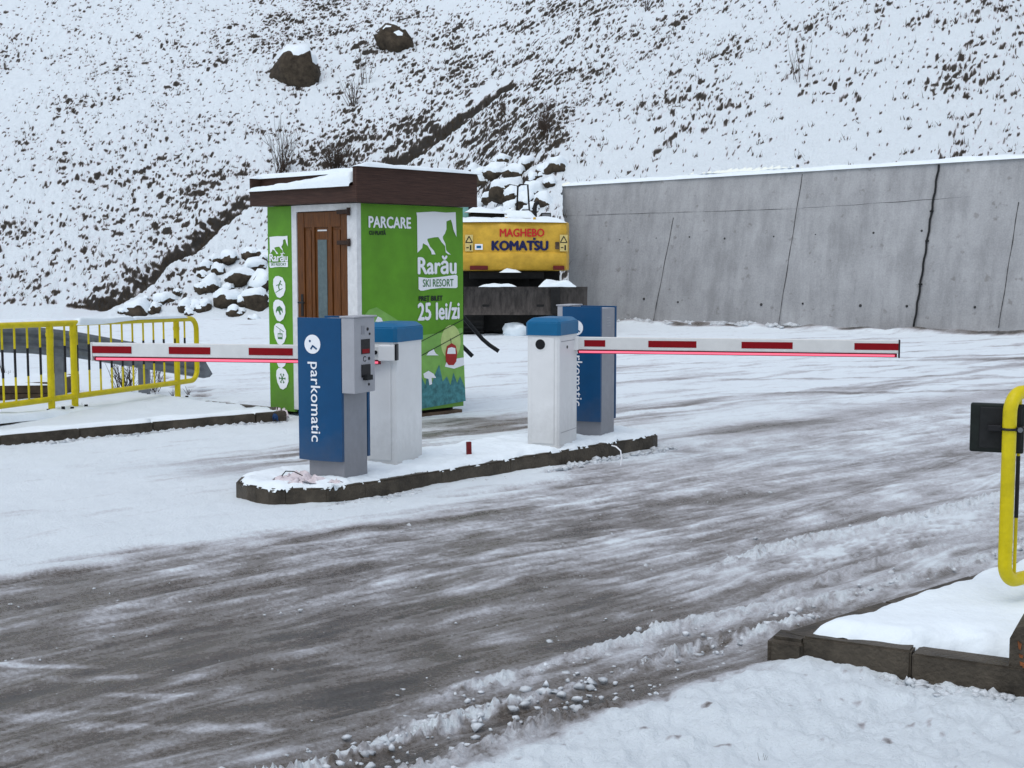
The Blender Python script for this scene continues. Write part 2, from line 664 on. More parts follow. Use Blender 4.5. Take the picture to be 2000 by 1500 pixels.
def hill_base(x, y):
    x, y = np.asarray(x, float), np.asarray(y, float)
    tx, ty = WA.x + WBACK.x * 0.8, WA.y + WBACK.y * 0.8
    xr = np.clip(x, -30, 14.0)
    yw = ty - (xr - tx) * (0.577 / 0.817)
    fr = yw - 4.05 / SLOPE
    near = np.where(x < tx, 40.0 + (fr - 40.0) * sst(-5.0, tx, x), fr)
    far = 40.0 + (fr - 40.0) * sst(-16, 14, x)
    k = sst(40, 56, y)
    foot = near * (1 - k) + far * k
    foot = np.where(x > tx, fr * (1 - k) + far * k, foot)
    h = SLOPE * (y - foot)
    h = h + 0.35 * fbm(x * 0.11, y * 0.11, 3, 2) * sst(0, 3, h)
    # soft foot
    return np.where(h > 0.3, h, np.maximum(h, -0.6))


def hill_hit(px, py):
    v = ray(px, py)
    D = np.linspace(33, 130, 4000)
    h = hill_base(v.x * D, D)
    z = CAMZ + v.z * D
    ok = (np.maximum(h, 0) >= z) & ~((v.x * D > WA.x + 0.5) & (behind_wall(v.x * D, D) < 0))
    i = int(np.argmax(ok)) if ok.any() else 3999
    return Vector((v.x * D[i], D[i], max(float(h[i]), 0.0)))


# ------------------------------------------------------------------ ground: road, lot and verge in one sheet
def build_ground():
    nr, nc = 600, 980
    Dr = 2.4 * (46 / 2.4) ** np.linspace(0, 1, nr)
    u = np.linspace(-0.66, 0.66, nc)
    y = np.repeat(Dr[:, None], nc, 1)
    x = u[None, :] * Dr[:, None]
    s, t = road_st(x, y)
    rz = raised(x, y)
    # wavy bands along the lane
    tw = t + 0.12 * noise(s * 0.35, t * 0.5, 21) + 0.05 * noise(s * 1.3, t * 1.5, 22)
    tfar = 7.12 + 0.85 * sst(5.5, 9, s) + 0.25 * noise(s * 0.8, s * 0 + 1.5, 5) + 0.10 * noise(s * 3.1, t * 2, 6)
    tnear = 3.45 + 0.10 * noise(s * 1.4, s * 0 + 7.5, 8) + 0.05 * noise(s * 6, t * 5, 9)
    st1 = fbm(s * 0.30, tw * 2.1, 31, 3)
    st2 = fbm(s * 0.8, tw * 6.0, 32, 3)
    st3 = fbm(s * 2.2, tw * 14.0, 33, 2)
    pat = fbm(s * 1.6 + 3, tw * 3.2, 34, 4, 0.6)
    lanecov = 0.37 + 0.16 * sst(4.5, 10, s) + 0.08 * sst(10, 17, s) + 0.05 + 0.03 + (0.18 * st1 + 0.16 * st2 + 0.16 * st3 + 0.20 * pat + 0.17 * fbm(s * 4, tw * 24, 35, 3)) * (1 - 0.42 * sst(5.5, 9.5, s))
    # broken paler bands, then pale patches painting the sheen of wet puddles
    lanecov += 0.16 * np.exp(-((tw - 6.5) / 0.25) ** 2) * np.clip(noise(s * 0.7, tw, 36) + 0.2, 0, 1) + 0.14 * np.exp(-((tw - 5.6) / 0.2) ** 2) * np.clip(noise(s * 0.6, tw, 37) + 0.3, 0, 1)
    for px, py, rx, ry in ((190, 1322, 0.30, 0.05), (60, 1300, 0.3, 0.03), (290, 1360, 0.2, 0.04), (130, 1400, 0.3, 0.06), (330, 1425, 0.35, 0.05)):
        c_ = G(px, py)
        lanecov += 0.30 * sst(1.3, 0.6, np.hypot((x - c_.x) / rx, (y - c_.y) / ry) + 0.5 * fbm(x * 5, y * 9, 38, 3))
    # single tyre tracks that wander across the others
    for a_, b_, c_, ph, am in ((4.5, 0.10, 0.25, 0.3, -0.20), (5.2, 0.13, 0.20, 1.7, -0.22), (6.7, -0.12, 0.22, 2.2, -0.20), (7.0, -0.16, 0.15, 0.9, 0.16), (4.1, 0.20, 0.12, 2.9, 0.16), (5.9, 0.04, 0.3, 4.0, -0.2), (6.2, -0.05, 0.3, 5.0, 0.14)):
        tt_ = a_ + b_ * (s - 5) + c_ * np.sin(s * 0.45 + ph)
        q_ = (t - tt_) / 0.085
        trk = np.exp(-q_ ** 4) * (0.55 + 0.45 * np.sin(q_ * 9)) * np.clip(0.6 + 1.3 * noise(s * 0.6, s * 0 + a_, 97), 0, 1)
        lanecov += am * trk * (1 + 0.35 * np.sin(s * 55 + q_ * 3))
    lanecov += 0.07 * sst(3.0, 4.5, s)
    lanecov -= 0.08 * (1 - sst(2.0, 5.5, s)) + 0.05
    lanecov += 0.10 * sst(5.9, 5.2, t) * sst(4.5, 6, s) + 0.12 * sst(6.2, 6.9, t)
    lot = 0.97 + 0.0 * s
    # streaks and ruts over the open lot to the right of the island
    lotstreak = np.clip(fbm(s * 0.16, tw * 1.3, 41, 3) * 0.8 + fbm(s * 0.5, tw * 4.5, 42, 3) * 0.40 - 0.02, 0, 1)
    fade = sst(7.2, 10.5, s) * (1 - sst(11.5, 19, t) * 0.75)
    arcs = np.hypot(x - 2, y - 40)
    ruts = np.clip(fbm(arcs * 1.5, np.arctan2(x - 2, y - 40) * 2.0, 44, 3) - 0.25, 0, 1) * sst(1.5, 5, x) * 0.9
    lot -= lotstreak * 0.58 * fade + 0.7 * ruts * (1 - sst(26, 34, y))
    lot -= 0.32 * np.exp(-((t - tfar - 0.35) / 0.55) ** 2) * sst(9, 11, s)
    # the lane between the kiosk and the island
    s3, t3 = s, t
    left = np.exp(-((t - 9.9 - 0.08 * (s - 8)) / 0.55) ** 2) * sst(4.2, 7.0, s) * (1 - sst(10.5, 13.5, s))
    lot -= left * np.clip(0.34 + 0.75 * fbm(s * 0.3, tw * 5, 51, 3), 0, 0.7)
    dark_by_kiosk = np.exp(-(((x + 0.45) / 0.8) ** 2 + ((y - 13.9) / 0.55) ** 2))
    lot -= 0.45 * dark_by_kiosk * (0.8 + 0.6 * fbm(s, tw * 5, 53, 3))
    lot += 0.05 * fbm(x * 1.5, y * 1.5, 61, 3) - 0.16 * np.clip(fbm(s * 1.6, tw * 9, 63, 3) - 0.15, 0, 1) - 0.10 * np.clip(fbm(s * 0.5, tw * 3, 62, 3) - 0.25, 0, 1)
    w = sst(-0.28, 0.22, t - tfar + 0.18 * st2)
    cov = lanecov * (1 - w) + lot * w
    # near verge of lumpy snow
    lump = fbm(x * 2.2, y * 2.2, 71, 4)
    verge = 1.0 + 0.08 * lump - 0.9 * np.clip(fbm(x * 9, y * 9, 72, 3) - 0.55, 0, 1) * 1.6
    vm = fbm(s * 1.6, t * 4, 73, 4, 0.65) + 1.3 * sst(3.4, 2.2, s) - 0.95
    verge -= 0.62 * sst(0, 0.20, vm) * (1 - sst(4.4, 5.4, s))
    wn_ = sst(0.16, -0.20, t - tnear + 0.10 * st2)
    cov = cov * (1 - wn_) + verge * wn_
    z = 0.018 * st1 + 0.010 * st2 + 0.004 * st3
    z = z * (1 - 0.5 * w)
    z += wn_ * (0.035 + 0.022 * lump + 0.022 * fbm(x * 6, y * 6, 77, 3) + 0.012 * fbm(x * 17, y * 17, 74, 3)) + w * 0.025 + w * (0.014 * fbm(x * 1.3, y * 1.3, 75, 3) + 0.010 * fbm(s * 1.5, tw * 5, 78, 3) + 0.004 * fbm(x * 11, y * 11, 79, 2))
    # ridges of pushed slush along the tyre tracks: (t, width, height, s from, s to, cover)
    for tr, wd, hh, sa, sb, cv, bend in ((3.68, 0.055, 0.070, 1.9, 5.4, 0.95, 0.0), (3.98, 0.06, 0.045, 3.0, 5.5, 0.86, 0.02), (3.86, 0.07, 0.045, 5.0, 12, 0.85, -0.02),
                                   (4.12, 0.07, 0.03, 5.0, 12, 0.70, 0.0), (4.66, 0.085, 0.050, 5.6, 12, 0.88, 0.02), (3.40, 0.06, 0.050, 1.8, 4.0, 0.90, 0.0), (5.35, 0.10, 0.015, 4.5, 9, 0.50, 0),
                                   (6.1, 0.10, 0.012, 2.5, 6, 0.45, 0), (4.9, 0.08, 0.012, 2.8, 5, 0.50, 0), (6.55, 0.12, 0.012, 4.0, 8, 0.48, 0)):
        c0 = tr + 0.07 * noise(s * 0.8, s * 0 + tr, 81) + 0.025 * noise(s * 4, s * 0 + tr, 82) + bend * (s - 5)
        wv = wd * (1 + 0.8 * noise(s * 2.2, s * 0 + tr * 3, 83))
        g = np.exp(-((t - c0) / np.maximum(wv, 0.02)) ** 2) * sst(sa - 0.3, sa + 0.4, s) * (1 - sst(sb - 0.5, sb + 0.3, s))
        g = g * np.clip(0.95 + 0.8 * noise(s * 1.7, s * 0 + tr * 5, 84), 0.25, 1.4)
        z += g * hh * 0.55 * (1 + 0.7 * fbm(s * 6, t * 9, 85, 3) + 0.8 * fbm(s * 24, t * 30, 87, 3, 0.7))
        g = g * np.clip(0.9 + 0.8 * fbm(s * 9, t * 16, 88, 3, 0.65), 0.1, 1.3)
        cov = np.maximum(cov, np.clip(g * 1.15, 0, 1) * cv + (1 - np.clip(g * 1.15, 0, 1)) * cov)
    # tread prints beside the upper ridge
    tr = np.exp(-((t - 4.42) / 0.13) ** 2) * sst(5.6, 6.2, s) * (1 - sst(9, 10, s))
    tread = np.sin(s * 70 + 6 * np.sin(t * 24)) * np.sin(t * 48)
    z += tr * 0.007 * tread
    cov = cov + tr * (0.10 + 0.12 * tread)
    # bare dark wet strips
    for tc_, wd, sa, sb, am in ((3.52, 0.06, 2.0, 4.8, 0.4), (4.25, 0.10, 2.0, 4.6, 0.25), (5.0, 0.16, 1.6, 4.6, 0.18), (6.75, 0.07, 4.0, 6.5, 0.35), (3.78, 0.05, 4.0, 5.2, 0.3), (5.9, 0.14, 3.5, 6.5, 0.16), (4.9, 0.06, 7.0, 9.0, 0.15), (5.45, 0.08, 6.0, 8.0, .15)):
        g = np.exp(-((tw - tc_) / wd) ** 2) * sst(sa - 0.4, sa + 0.4, s) * (1 - sst(sb - 0.5, sb + 0.5, s))
        cov = cov - g * am * (1 + noise(s * 2, t * 3, 86))
    # pavement: whole snow, gently uneven; footprints beyond the railing
    pv = sst(0.03, 0.08, rz)
    cov = cov * (1 - pv) + (0.97 + 0.05 * lump) * pv
    z = z * (1 - pv * 0.6) + rz + pv * 0.01 * fbm(x * 3, y * 3, 76, 3)
    rz_zone = (x < -1.2 - (y - 14) * 0.02) & (y > 13.8)
    for k in range(46):
        fx, fy = -2.9 - 0.14 * (k % 23) + 0.12 * math.sin(k * 7.1), 14.6 + 0.32 * (k % 23) * 0.9 + 0.35 * (k // 23) + 0.2 * math.sin(k * 3.7)
        g = np.exp(-(((x - fx) / 0.06) ** 2 + ((y - fy) / 0.13) ** 2) ** 2)
        z -= 0.02 * g
        cov -= 0.25 * g
    # soil lines against the wall foot
    bw = (x - WA.x) * WBACK.x + (y - WA.y) * WBACK.y
    foot = np.exp(-((bw + 0.35 + 0.3 * noise(x * 0.7, y * 0.7, 91)) / 0.22) ** 2) * sst(1.5, 3, x)
    cov -= foot * np.clip(0.5 + 1.2 * noise(x * 1.1, y * 1.1, 92) + 0.5 * sst(6, 9, x), 0, 1) * 1.3
    z += 0.10 * np.exp(-((bw + 0.3) / 0.4) ** 2) * (1 + noise(x * 1.4, y * 1.4, 93)) * sst(1.0, 3, x)
    # dark wheel-worn strip behind the pavement, at the foot of the slope
    cov -= 0.8 * np.exp(-((y - 36.2 - 0.35 * noise(x * 0.5, x * 0, 94)) / 0.25) ** 2) * np.clip(noise(x * 0.8, y * 0.3, 95) + 0.1, 0, 1) * sst(-1, -3, x)
    V = np.stack([x, y, z], -1).reshape(-1, 3)
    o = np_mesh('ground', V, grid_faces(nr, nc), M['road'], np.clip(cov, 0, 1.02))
    structure(o)
    b = MB()
    b.grid([[(-220, -60, -0.25), (220, -60, -0.25)], [(-220, 160, -0.25), (220, 160, -0.25)]])
    structure(b.build('terrain', M['snow']))


build_ground()


# ------------------------------------------------------------------ hillside
def px_blob(px, py, rad):
    h = hill_hit(px, py)
    return h.x, h.y, rad * h.y / F


DITCH = [hill_hit(*p) for p in ((985, 178), (955, 196), (930, 215), (890, 245), (845, 275), (780, 318), (700, 345), (600, 368), (500, 390), (470, 402), (430, 432), (400, 462), (375, 485), (318, 512), (300, 535), (270, 562), (200, 600), (150, 612))]
DITCH = [(p.x, p.y) for p in DITCH]


def build_hill():
    nr, nc = 520, 1060
    yr = np.concatenate([np.linspace(28.5, 84, 485), np.linspace(85.5, 150, 35)])
    u = np.linspace(-0.56, 0.56, nc)
    y = np.repeat(yr[:, None], nc, 1)
    x = u[None, :] * (yr[:, None] * 0.75 + 12)
    x = x + 0.03 * noise(x * 9, y * 9, 2)
    base = hill_base(x, y)
    # tussocks: snow lies on top, dead grass shows on the downhill side
    wx, wy = x + 0.18 * noise(x * 1.3, y * 1.3, 12), y + 0.22 * noise(x * 1.1, y * 1.1, 13)
    h = 0.07 * noise(wx * 1.5, wy * 2.0, 101) + 0.062 * noise(wx * 3.4, wy * 5.6, 102) + 0.058 * noise(wx * 6.2, wy * 10.5, 103) + 0.044 * noise(wx * 11, wy * 17, 104)
    dens = 0.40 * fbm(x * 0.16, y * 0.12, 111, 3) + 0.40 * fbm(x * 0.6, y * 0.5, 112, 2)
    for px, py, rad, am in ((150, 60, 300, -0.18), (350, 250, 200, 0.02), (250, 380, 220, 0.14), (420, 500, 140, 0.14), (60, 560, 160, 0.14), (1050, 240, 110, 0.22), (960, 300, 80, 0.2), (900, 60, 260, 0.10), (620, 300, 120, 0.10),
                            (1250, 190, 160, 0.15), (1400, 330, 240, -0.32), (1750, 270, 200, -0.30), (1700, 60, 260, 0.02), (1880, 165, 70, 0.4), (1320, 210, 60, 0.3), (1160, 130, 170, 0.12), (1240, 330, 120, -0.1), (700, 190, 60, 0.3),
                            (575, 150, 60, 0.5), (765, 85, 40, 0.35), (640, 300, 90, 0.35), (1560, 150, 30, 0.4), (1390, 190, 40, 0.5), (1060, 260, 50, 0.5)):
        bx, by, br = px_blob(px, py, rad)
        dens += am * np.exp(-(((x - bx) / br) ** 2 + ((y - by) / (br * 1.9)) ** 2))
    rough = np.clip(0.85 + 0.7 * dens, 0.55, 1.35)
    h = h * rough
    dd, side = seg_dist(x, y, DITCH)
    ddn = dd * (1 + 0.45 * noise(x * 0.6, y * 0.6, 121)) + 0.07 * noise(x * 3, y * 3, 122)
    onhill = sst(0.0, 0.8, base)
    g = np.exp(-(ddn / 0.42) ** 2)
    h = h - 0.34 * g + 0.16 * sst(0, 0.3, side) * np.exp(-(dd / 0.8) ** 2)
    z = base + h * onhill
    gy = np.gradient(h, axis=0) / np.gradient(y, axis=0)
    steep = gy
    darkness = steep - (0.352 - 0.34 * dens) + 0.16 * fbm(x * 8, y * 12, 131, 2)
    cov = 0.95 - 1.05 * sst(-0.20, 0.20, darkness) - 0.10 * np.clip(fbm(x * 3, y * 7, 134, 3), 0, 1)  # grass, plus grey lump shading painted in by the soft step
    speck = fbm(x * 5.5, y * 11, 135, 2, 0.7)
    cov = cov - 0.85 * sst(0.42, 0.66, speck + 0.35 * dens)
    bank = np.exp(-(ddn / 0.21) ** 2) * np.clip(0.95 + 0.7 * noise(x * 0.7, y * 0.7, 132) + 0.7 * noise(x * 2.6, y * 2.6, 133), 0, 1)
    cov = cov - 1.1 * bank
    cov = np.where(onhill < 0.5, np.maximum(cov, 0.75), cov)
    bw = behind_wall(x, y)
    tx = WA.x + WBACK.x * 0.8
    keep = ~((x > tx + 0.05) & (bw < 0.02))
    z = np.where((x > tx - 0.3) & (bw < 0.6) & keep & (bw > 0), np.minimum(z, base + 0.02), z)
    V = np.stack([x, y, z], -1).reshape(-1, 3)
    o = np_mesh('hillside', V, grid_faces(nr, nc, keep), M['hill'], np.clip(cov, 0, 1))
    structure(o)
    # dead grass blades standing out of the snow
    wgt = np.clip(0.55 - cov, 0, 1) * (onhill > 0.5) * keep * (y < 80) * (np.abs(x / y) < 0.5) + 0.0035 * (y < 80) * keep * (onhill > 0.5) * np.clip(0.6 + dens, 0.1, 1.5)
    p = (wgt / wgt.sum()).ravel()
    n = 24000
    idx = rng.choice(V.shape[0], n, p=p)
    base_p = np.repeat(V[idx], 3, 0) + rng.normal(0, 0.06, (n * 3, 3)) * np.array([1, 1, 0.1])
    k = len(base_p)
    hgt = rng.gamma(2.0, 0.035, k) + 0.02
    lean = rng.normal(0, 0.42, (k, 2)) * hgt[:, None]
    wd = rng.uniform(0.005, 0.013, k)
    a = base_p.copy()
    a[:, 0] -= wd
    b = base_p.copy()
    b[:, 0] += wd
    a[:, 2] -= 0.04
    b[:, 2] -= 0.04
    c = base_p.copy()
    c[:, :2] += lean
    c[:, 2] += hgt
    VV = np.stack([a, b, c], 1).reshape(-1, 3)
    g_ = np_mesh('dead_grass', VV, np.arange(k * 3).reshape(-1, 3), mat('dead_grass', (0.055, 0.040, 0.024), 0.8, 0.5, 0.9), smooth=False)
    tag(g_, 'dead brown grass blades poking through the snow on the slope', 'grass', kind='stuff')


build_hill()


# ------------------------------------------------------------------ retaining wall
def build_wall():
    root = thing('retaining_wall', 'long grey battered concrete retaining wall holding back the snowy slope', 'wall', WA)

    def wp(L, v, out=0.0):
        """v = 0 foot .. 1 top; out = towards the camera"""
        zt = wall_top(L)
        return WDIR * L + WBACK * (0.8 * v - out) + Vector((0, 0, -0.3 + (zt + 0.3) * v if v == 0 else zt * v))
    b = MB()
    n = 36
    rows = [[wp(WLEN * i / n, v) for i in range(n + 1)] for v in (0, 0.25, 0.5, 0.75, 1)]
    top = [[p for p in rows[-1]], [p + WBACK * 0.35 for p in rows[-1]], [p + WBACK * 0.35 - Vector((0, 0, 4.3)) for p in rows[-1]]]
    b.grid(rows)
    b.grid(top)
    # end face
    t = [b.bm.verts.new(p) for p in (wp(0, 0), wp(0, 1), wp(0, 1) + WBACK * 0.35, wp(0, 1) + WBACK * 0.35 - Vector((0, 0, 4.3)))]
    b.bm.faces.new(t)
    b.build('concrete_face', M['concrete'], root)
    # formwork joints, built as shallow raised dark seams
    wob = lambda L, v, k: wp(L + 0.006 * math.sin(v * 23 + k), v, 0.006)
    dark = mat('joint_filler', (0.05, 0.05, 0.05), 0.8, 0.4, 6)

    def at_px(px, py):
        v = ray(px, py)
        best = None
        for L in np.linspace(0, WLEN, 400):
            for q in (0.0, 0.5, 1.0):
                pass
        # solve plane of the wall face
        o = WA
        nrm = WDIR.cross(wp(0, 1) - Vector((0, 0, 0)) - Vector((0, 0, 0))).normalized()
        C = Vector((0, 0, CAMZ))
        k = (o - C).dot(nrm) / v.dot(nrm)
        P = C + v * k - o
        L = P.dot(WDIR)
        return L, P.z / wall_top(L)
    for k, (a, c, r) in enumerate((((1568, 340), (1519, 640), 0.009), ((1316, 425), (1275, 632), 0.008), ((1990, 395), (1950, 640), 0.010))):
        L0, v0 = at_px(*a)
        L1, v1 = at_px(*c)
        s = MB()
        m_ = 26
        s.tube([wob(L0 + (L1 - L0) * i / m_, v0 + (v1 - v0) * i / m_, k) for i in range(m_ + 1)], [r * (0.6 + 0.7 * rnd.random()) for _ in range(m_ + 1)], 5)
        s.build('joint_seam', dark, root)
    s = MB()
    L0, v0 = at_px(1100, 422)
    L1, v1 = at_px(1557, 408)
    L2, v2 = at_px(1900, 385)
    q = [wp(L0 + (L1 - L0) * i / 20, v0 + (v1 - v0) * i / 20 + 0.003 * rnd.random(), 0.004) for i in range(21)] + [wp(L1 + (L2 - L1) * i / 16, v1 + (v2 - v1) * i / 16 + 0.004 * rnd.random(), 0.002) for i in range(1, 17)]
    s.tube(q, [0.0005 + 0.0065 * rnd.random() for _ in q], 5)
    s.build('pour_line', dark, root)
    for px, py in ((1413, 466), (1279, 465), (1346, 463), (1510, 462), (1590, 458), (1706, 455), (1798, 451), (1256, 584), (1321, 590), (1485, 595), (1565, 593), (1678, 597), (1770, 598), (1904, 600), (1210, 468)):
        L, v = at_px(px + rnd.uniform(-3, 3), py)
        s = MB()
        r = rnd.uniform(0.02, 0.045)
        s.tube([wp(L, v, -0.02), wp(L, v, 0.008)], [r, r * 0.7], 8)
        s.build('tie_hole', dark, root)
    # black cable clipped down the face
    L0, v0 = at_px(1835, 322)
    L1, v1 = at_px(1784, 646)
    s = MB()
    s.tube([wp(L0 + (L1 - L0) * i / 30 + 0.012 * math.sin(i * 1.7), v0 + (v1 - v0) * i / 30, 0.03) for i in range(31)], 0.026, 8)
    c = s.build('drain_cable', M['rubber'], root, True)
    for f in (0.28, 0.46, 0.72):
        s = MB()
        p = wp(L0 + (L1 - L0) * f, v0 + (v1 - v0) * f, 0.03)
        s.box(p.x - 0.04, p.x + 0.04, p.y - 0.035, p.y + 0.035, p.z - 0.02, p.z + 0.02, 0.008)
        s.build('clip', M['rubber'], c)
    s = snow_strip([wp(WLEN * i / 60, 1) + WBACK * 0.22 - Vector((0, 0, 0.01)) for i in range(61)], 0.27, 0.11, seed=5, step=0.12, jag=0.12, lump=0.4, nscale=1.6)
    s.build('snow_cover', M['snow'], root, 'all')


build_wall()


# ------------------------------------------------------------------ rocks and bushes
def rock(name, label, loc, r, seed, snow=0.35, cat='rock', group=None, flat=0.75):
    root = thing(name, label, cat, loc, rnd.uniform(0, 6), group)
    v = BV2 * np.array([1.0 + 0.35 * math.sin(seed), 0.85, flat])
    n = BV2
    f = 1 + 0.42 * noise(n[:, 0] * 1.3 + seed * 3.1, n[:, 1] * 1.3 + n[:, 2] * 1.1, seed) + 0.22 * noise(n[:, 0] * 2.9 + seed, n[:, 2] * 2.9 + n[:, 1], seed + 3)
    # chip it flat with a few planes
    q = np.random.default_rng(seed)
    v = v * f[:, None]
    for _ in range(9):
        d_ = q.normal(size=3)
        d_ /= np.linalg.norm(d_)
        dist = v @ d_
        lim = 0.62 + 0.2 * q.random()
        v = v - np.clip(dist - lim, 0, None)[:, None] * d_[None, :] * 0.9
    v = v * r
    o = np_mesh('stone', v, BF2, M['rock'], parent=root, smooth=False)
    # the snow lying on it
    me = o.data
    nn = np.zeros(len(v) * 3, np.float32)
    me.vertices.foreach_get('normal', nn)
    nn = nn.reshape(-1, 3)
    m_ = nn[:, 2] + 0.45 * noise(v[:, 0] / r * 2.2 + seed, v[:, 1] / r * 2.2, seed + 9) - (1 - snow)
    k = sst(-0.05, 0.22, m_)
    c = v + nn * (-0.03 * r) * (1 - k)[:, None] + np.array([0, 0, 1.0]) * (k * min(0.10, 0.24 * r))[:, None] + nn * (k * 0.06 * r)[:, None]
    np_mesh('snow_cover', c, BF2, M['snow'], parent=root)
    return root


def on_hill(px, py):
    p = hill_hit(px, py)
    return p, p.y / F


p, sc = on_hill(583, 150)
rock('boulder', 'largest dark boulder on the slope, half capped with snow', p + Vector((0, 0, 0.05)), 66 * sc, 5, 0.42, 'boulder', flat=0.8)
p, sc = on_hill(766, 90)
rock('boulder', 'small round brown boulder alone high on the slope', p + Vector((0, 0, 0.05)), 34 * sc, 8, 0.10, 'boulder', flat=1.0)
LP = [(470, 548, 30), (503, 520, 26), (448, 515, 24), (412, 562, 22), (320, 590, 27), (274, 606, 27), (432, 598, 24), (505, 560, 24), (500, 597, 28), (470, 590, 18), (440, 570, 20), (385, 597, 18), (405, 606, 16), (520, 500, 22), (485, 500, 16), (355, 608, 15), (238, 610, 14), (455, 612, 16), (490, 620, 15), (525, 545, 24), (535, 580, 24), (345, 578, 14), (395, 540, 14), (425, 530, 14)]
LP += [(rnd.uniform(395, 525), rnd.uniform(490, 618), rnd.uniform(9, 17)) for _ in range(9)] + [(rnd.uniform(225, 400), rnd.uniform(582, 615), rnd.uniform(8, 13)) for _ in range(8)]
for i, (px, py, r) in enumerate(LP):
    p, sc = on_hill(px + rnd.uniform(-8, 8), py + rnd.uniform(-6, 6))
    rock('rock', 'snow-capped brown stone in the rubble at the foot of the slope left of the kiosk', p + Vector((0, 0, rnd.uniform(-0.35, 0.1) * r * sc)), r * sc * rnd.uniform(0.75, 1.4), 20 + i, rnd.uniform(0.40, 0.66), flat=rnd.uniform(0.55, 0.8), group='rubble stones left of the kiosk')
q = random.Random(4)
RP = [(1070, 340, 24), (1030, 345, 18), (1095, 335, 16), (1000, 350, 22), (965, 345, 20), (940, 360, 18), (985, 380, 24), (1020, 378, 22), (1055, 372, 22), (945, 392, 20), (1005, 405, 22), (1040, 402, 20), (1070, 395, 18), (970, 410, 20), (930, 335, 18), (925, 415, 22), (1055, 418, 18), (950, 425, 18), (990, 432, 18), (1085, 360, 14), (1030, 428, 18), (910, 372, 18), (905, 345, 16), (1015, 325, 14), (985, 325, 12)]
for i, (px, py, r) in enumerate(RP):
    p, sc = on_hill(px + q.uniform(-14, 14), py + q.uniform(-9, 9))
    rock('rock', 'snow-covered stone in the rubble bank between the kiosk roof and the concrete wall', p + Vector((0, 0, q.uniform(-0.4, 0.05) * r * sc)), r * sc * q.uniform(0.8, 1.7), 60 + i, q.uniform(0.5, 0.72), flat=q.uniform(0.5, 0.85), group='rubble stones behind the excavator')


def bush(name, label, loc, h, n, spread, seed, r0=0.012, fork=2, cat='bush', group=None):
    q = random.Random(seed)
    b = MB()
    for _ in range(n):
        a = q.uniform(0, 2 * math.pi)
        tilt = q.uniform(0.05, spread)
        L = h * q.uniform(0.5, 1.0)
        base = Vector((q.gauss(0, 0.06 * h), q.gauss(0, 0.06 * h), -0.05))
        d_ = Vector((math.cos(a) * tilt, math.sin(a) * tilt, 1)).normalized()
        pts = [base]
        for k in range(5):
            d_ = (d_ + Vector((q.gauss(0, 0.09), q.gauss(0, 0.09), 0.02))).normalized()
            pts.append(pts[-1] + d_ * L / 5)
        b.tube(pts, [r0 * (1 - 0.16 * k) for k in range(6)], 4)
        for _f in range(fork):
            k = q.randint(1, 4)
            e = (d_ + Vector((q.gauss(0, 0.5), q.gauss(0, 0.5), 0.1))).normalized()
            st = pts[k]
            b.tube([st, st + e * L * 0.2, st + (e + Vector((0, 0, 0.3))).normalized() * L * q.uniform(0.25, 0.45)], [r0 * 0.6, r0 * 0.5, r0 * 0.3], 3)
    o = b.build(name, M['twig'])
    o.location = loc
    return tag(o, label, cat, group)


for name, lab, px, py, hp, n, sp, fk in (
        ('bare_bush', 'tall bare bush of upright shoots above the left half of the kiosk roof', 552, 335, 105, 34, 0.55, 2),
        ('bare_bush', 'dense low brown bush right behind the roof of the kiosk', 655, 335, 75, 60, 1.1, 4),
        ('bare_bush', 'thin leafless bush standing between the two boulders on the slope', 690, 205, 70, 16, 0.5, 2),
        ('bare_bush', 'bush with one long curved shoot below the small boulder', 712, 165, 95, 7, 0.25, 2),
        ('bare_bush', 'lone thin spindly bush high above the concrete wall', 1558, 158, 110, 6, 0.35, 1),
        ('bare_bush', 'scruffy brown bush on the slope above the excavator', 1066, 262, 75, 26, 0.5, 3),
        ('bare_bush', 'small leafless bush by the upper end of the dark gully', 985, 225, 45, 14, 0.6, 2),
        ('bare_bush', 'short dark scrub at the top edge of the photo above the wall', 1265, 20, 34, 14, 0.8, 2)):
    p, sc = on_hill(px, py)
    bush(name, lab, p, hp * sc, n, sp, int(px), 0.62 * sc, fk)

# ------------------------------------------------------------------ left pavement kerb
def kerb_run(name, pts, w, z0, z1, stone=1.0, inward=1):
    """kerb stones end to end along the polyline; the given line is the outer foot"""
    b = MB()
    pts = [Vector((p[0], p[1], 0)) for p in pts]
    for a, c in zip(pts[:-1], pts[1:]):
        L = (c - a).length
        k = max(1, round(L / stone))
        t = (c - a).normalized()
        n = Vector((-t.y, t.x, 0)) * inward
        for i in range(k):
            g = 0.0025
            s0, s1 = a + t * (L * i / k + g), a + t * (L * (i + 1) / k - g)
            jz, jy = rnd.uniform(-0.006, 0.006), rnd.uniform(-0.006, 0.006)
            q = bmesh.new()
            bmesh.ops.create_cube(q, size=1)
            mx = frame((s0 + s1) / 2 + n * (w / 2 + jy) + Vector((0, 0, (z0 + z1) / 2 + jz)), t, n)
            for v in q.verts:
                v.co = Vector((v.co.x * (s1 - s0).length, v.co.y * w, v.co.z * (z1 - z0) * (1 if inward > 0 else -1)))
            bmesh.ops.bevel(q, geom=q.edges[:], offset=0.008, segments=2, affect='EDGES')
            b.merge(q, mx)
    return structure(b.build(name, M['kerb']))


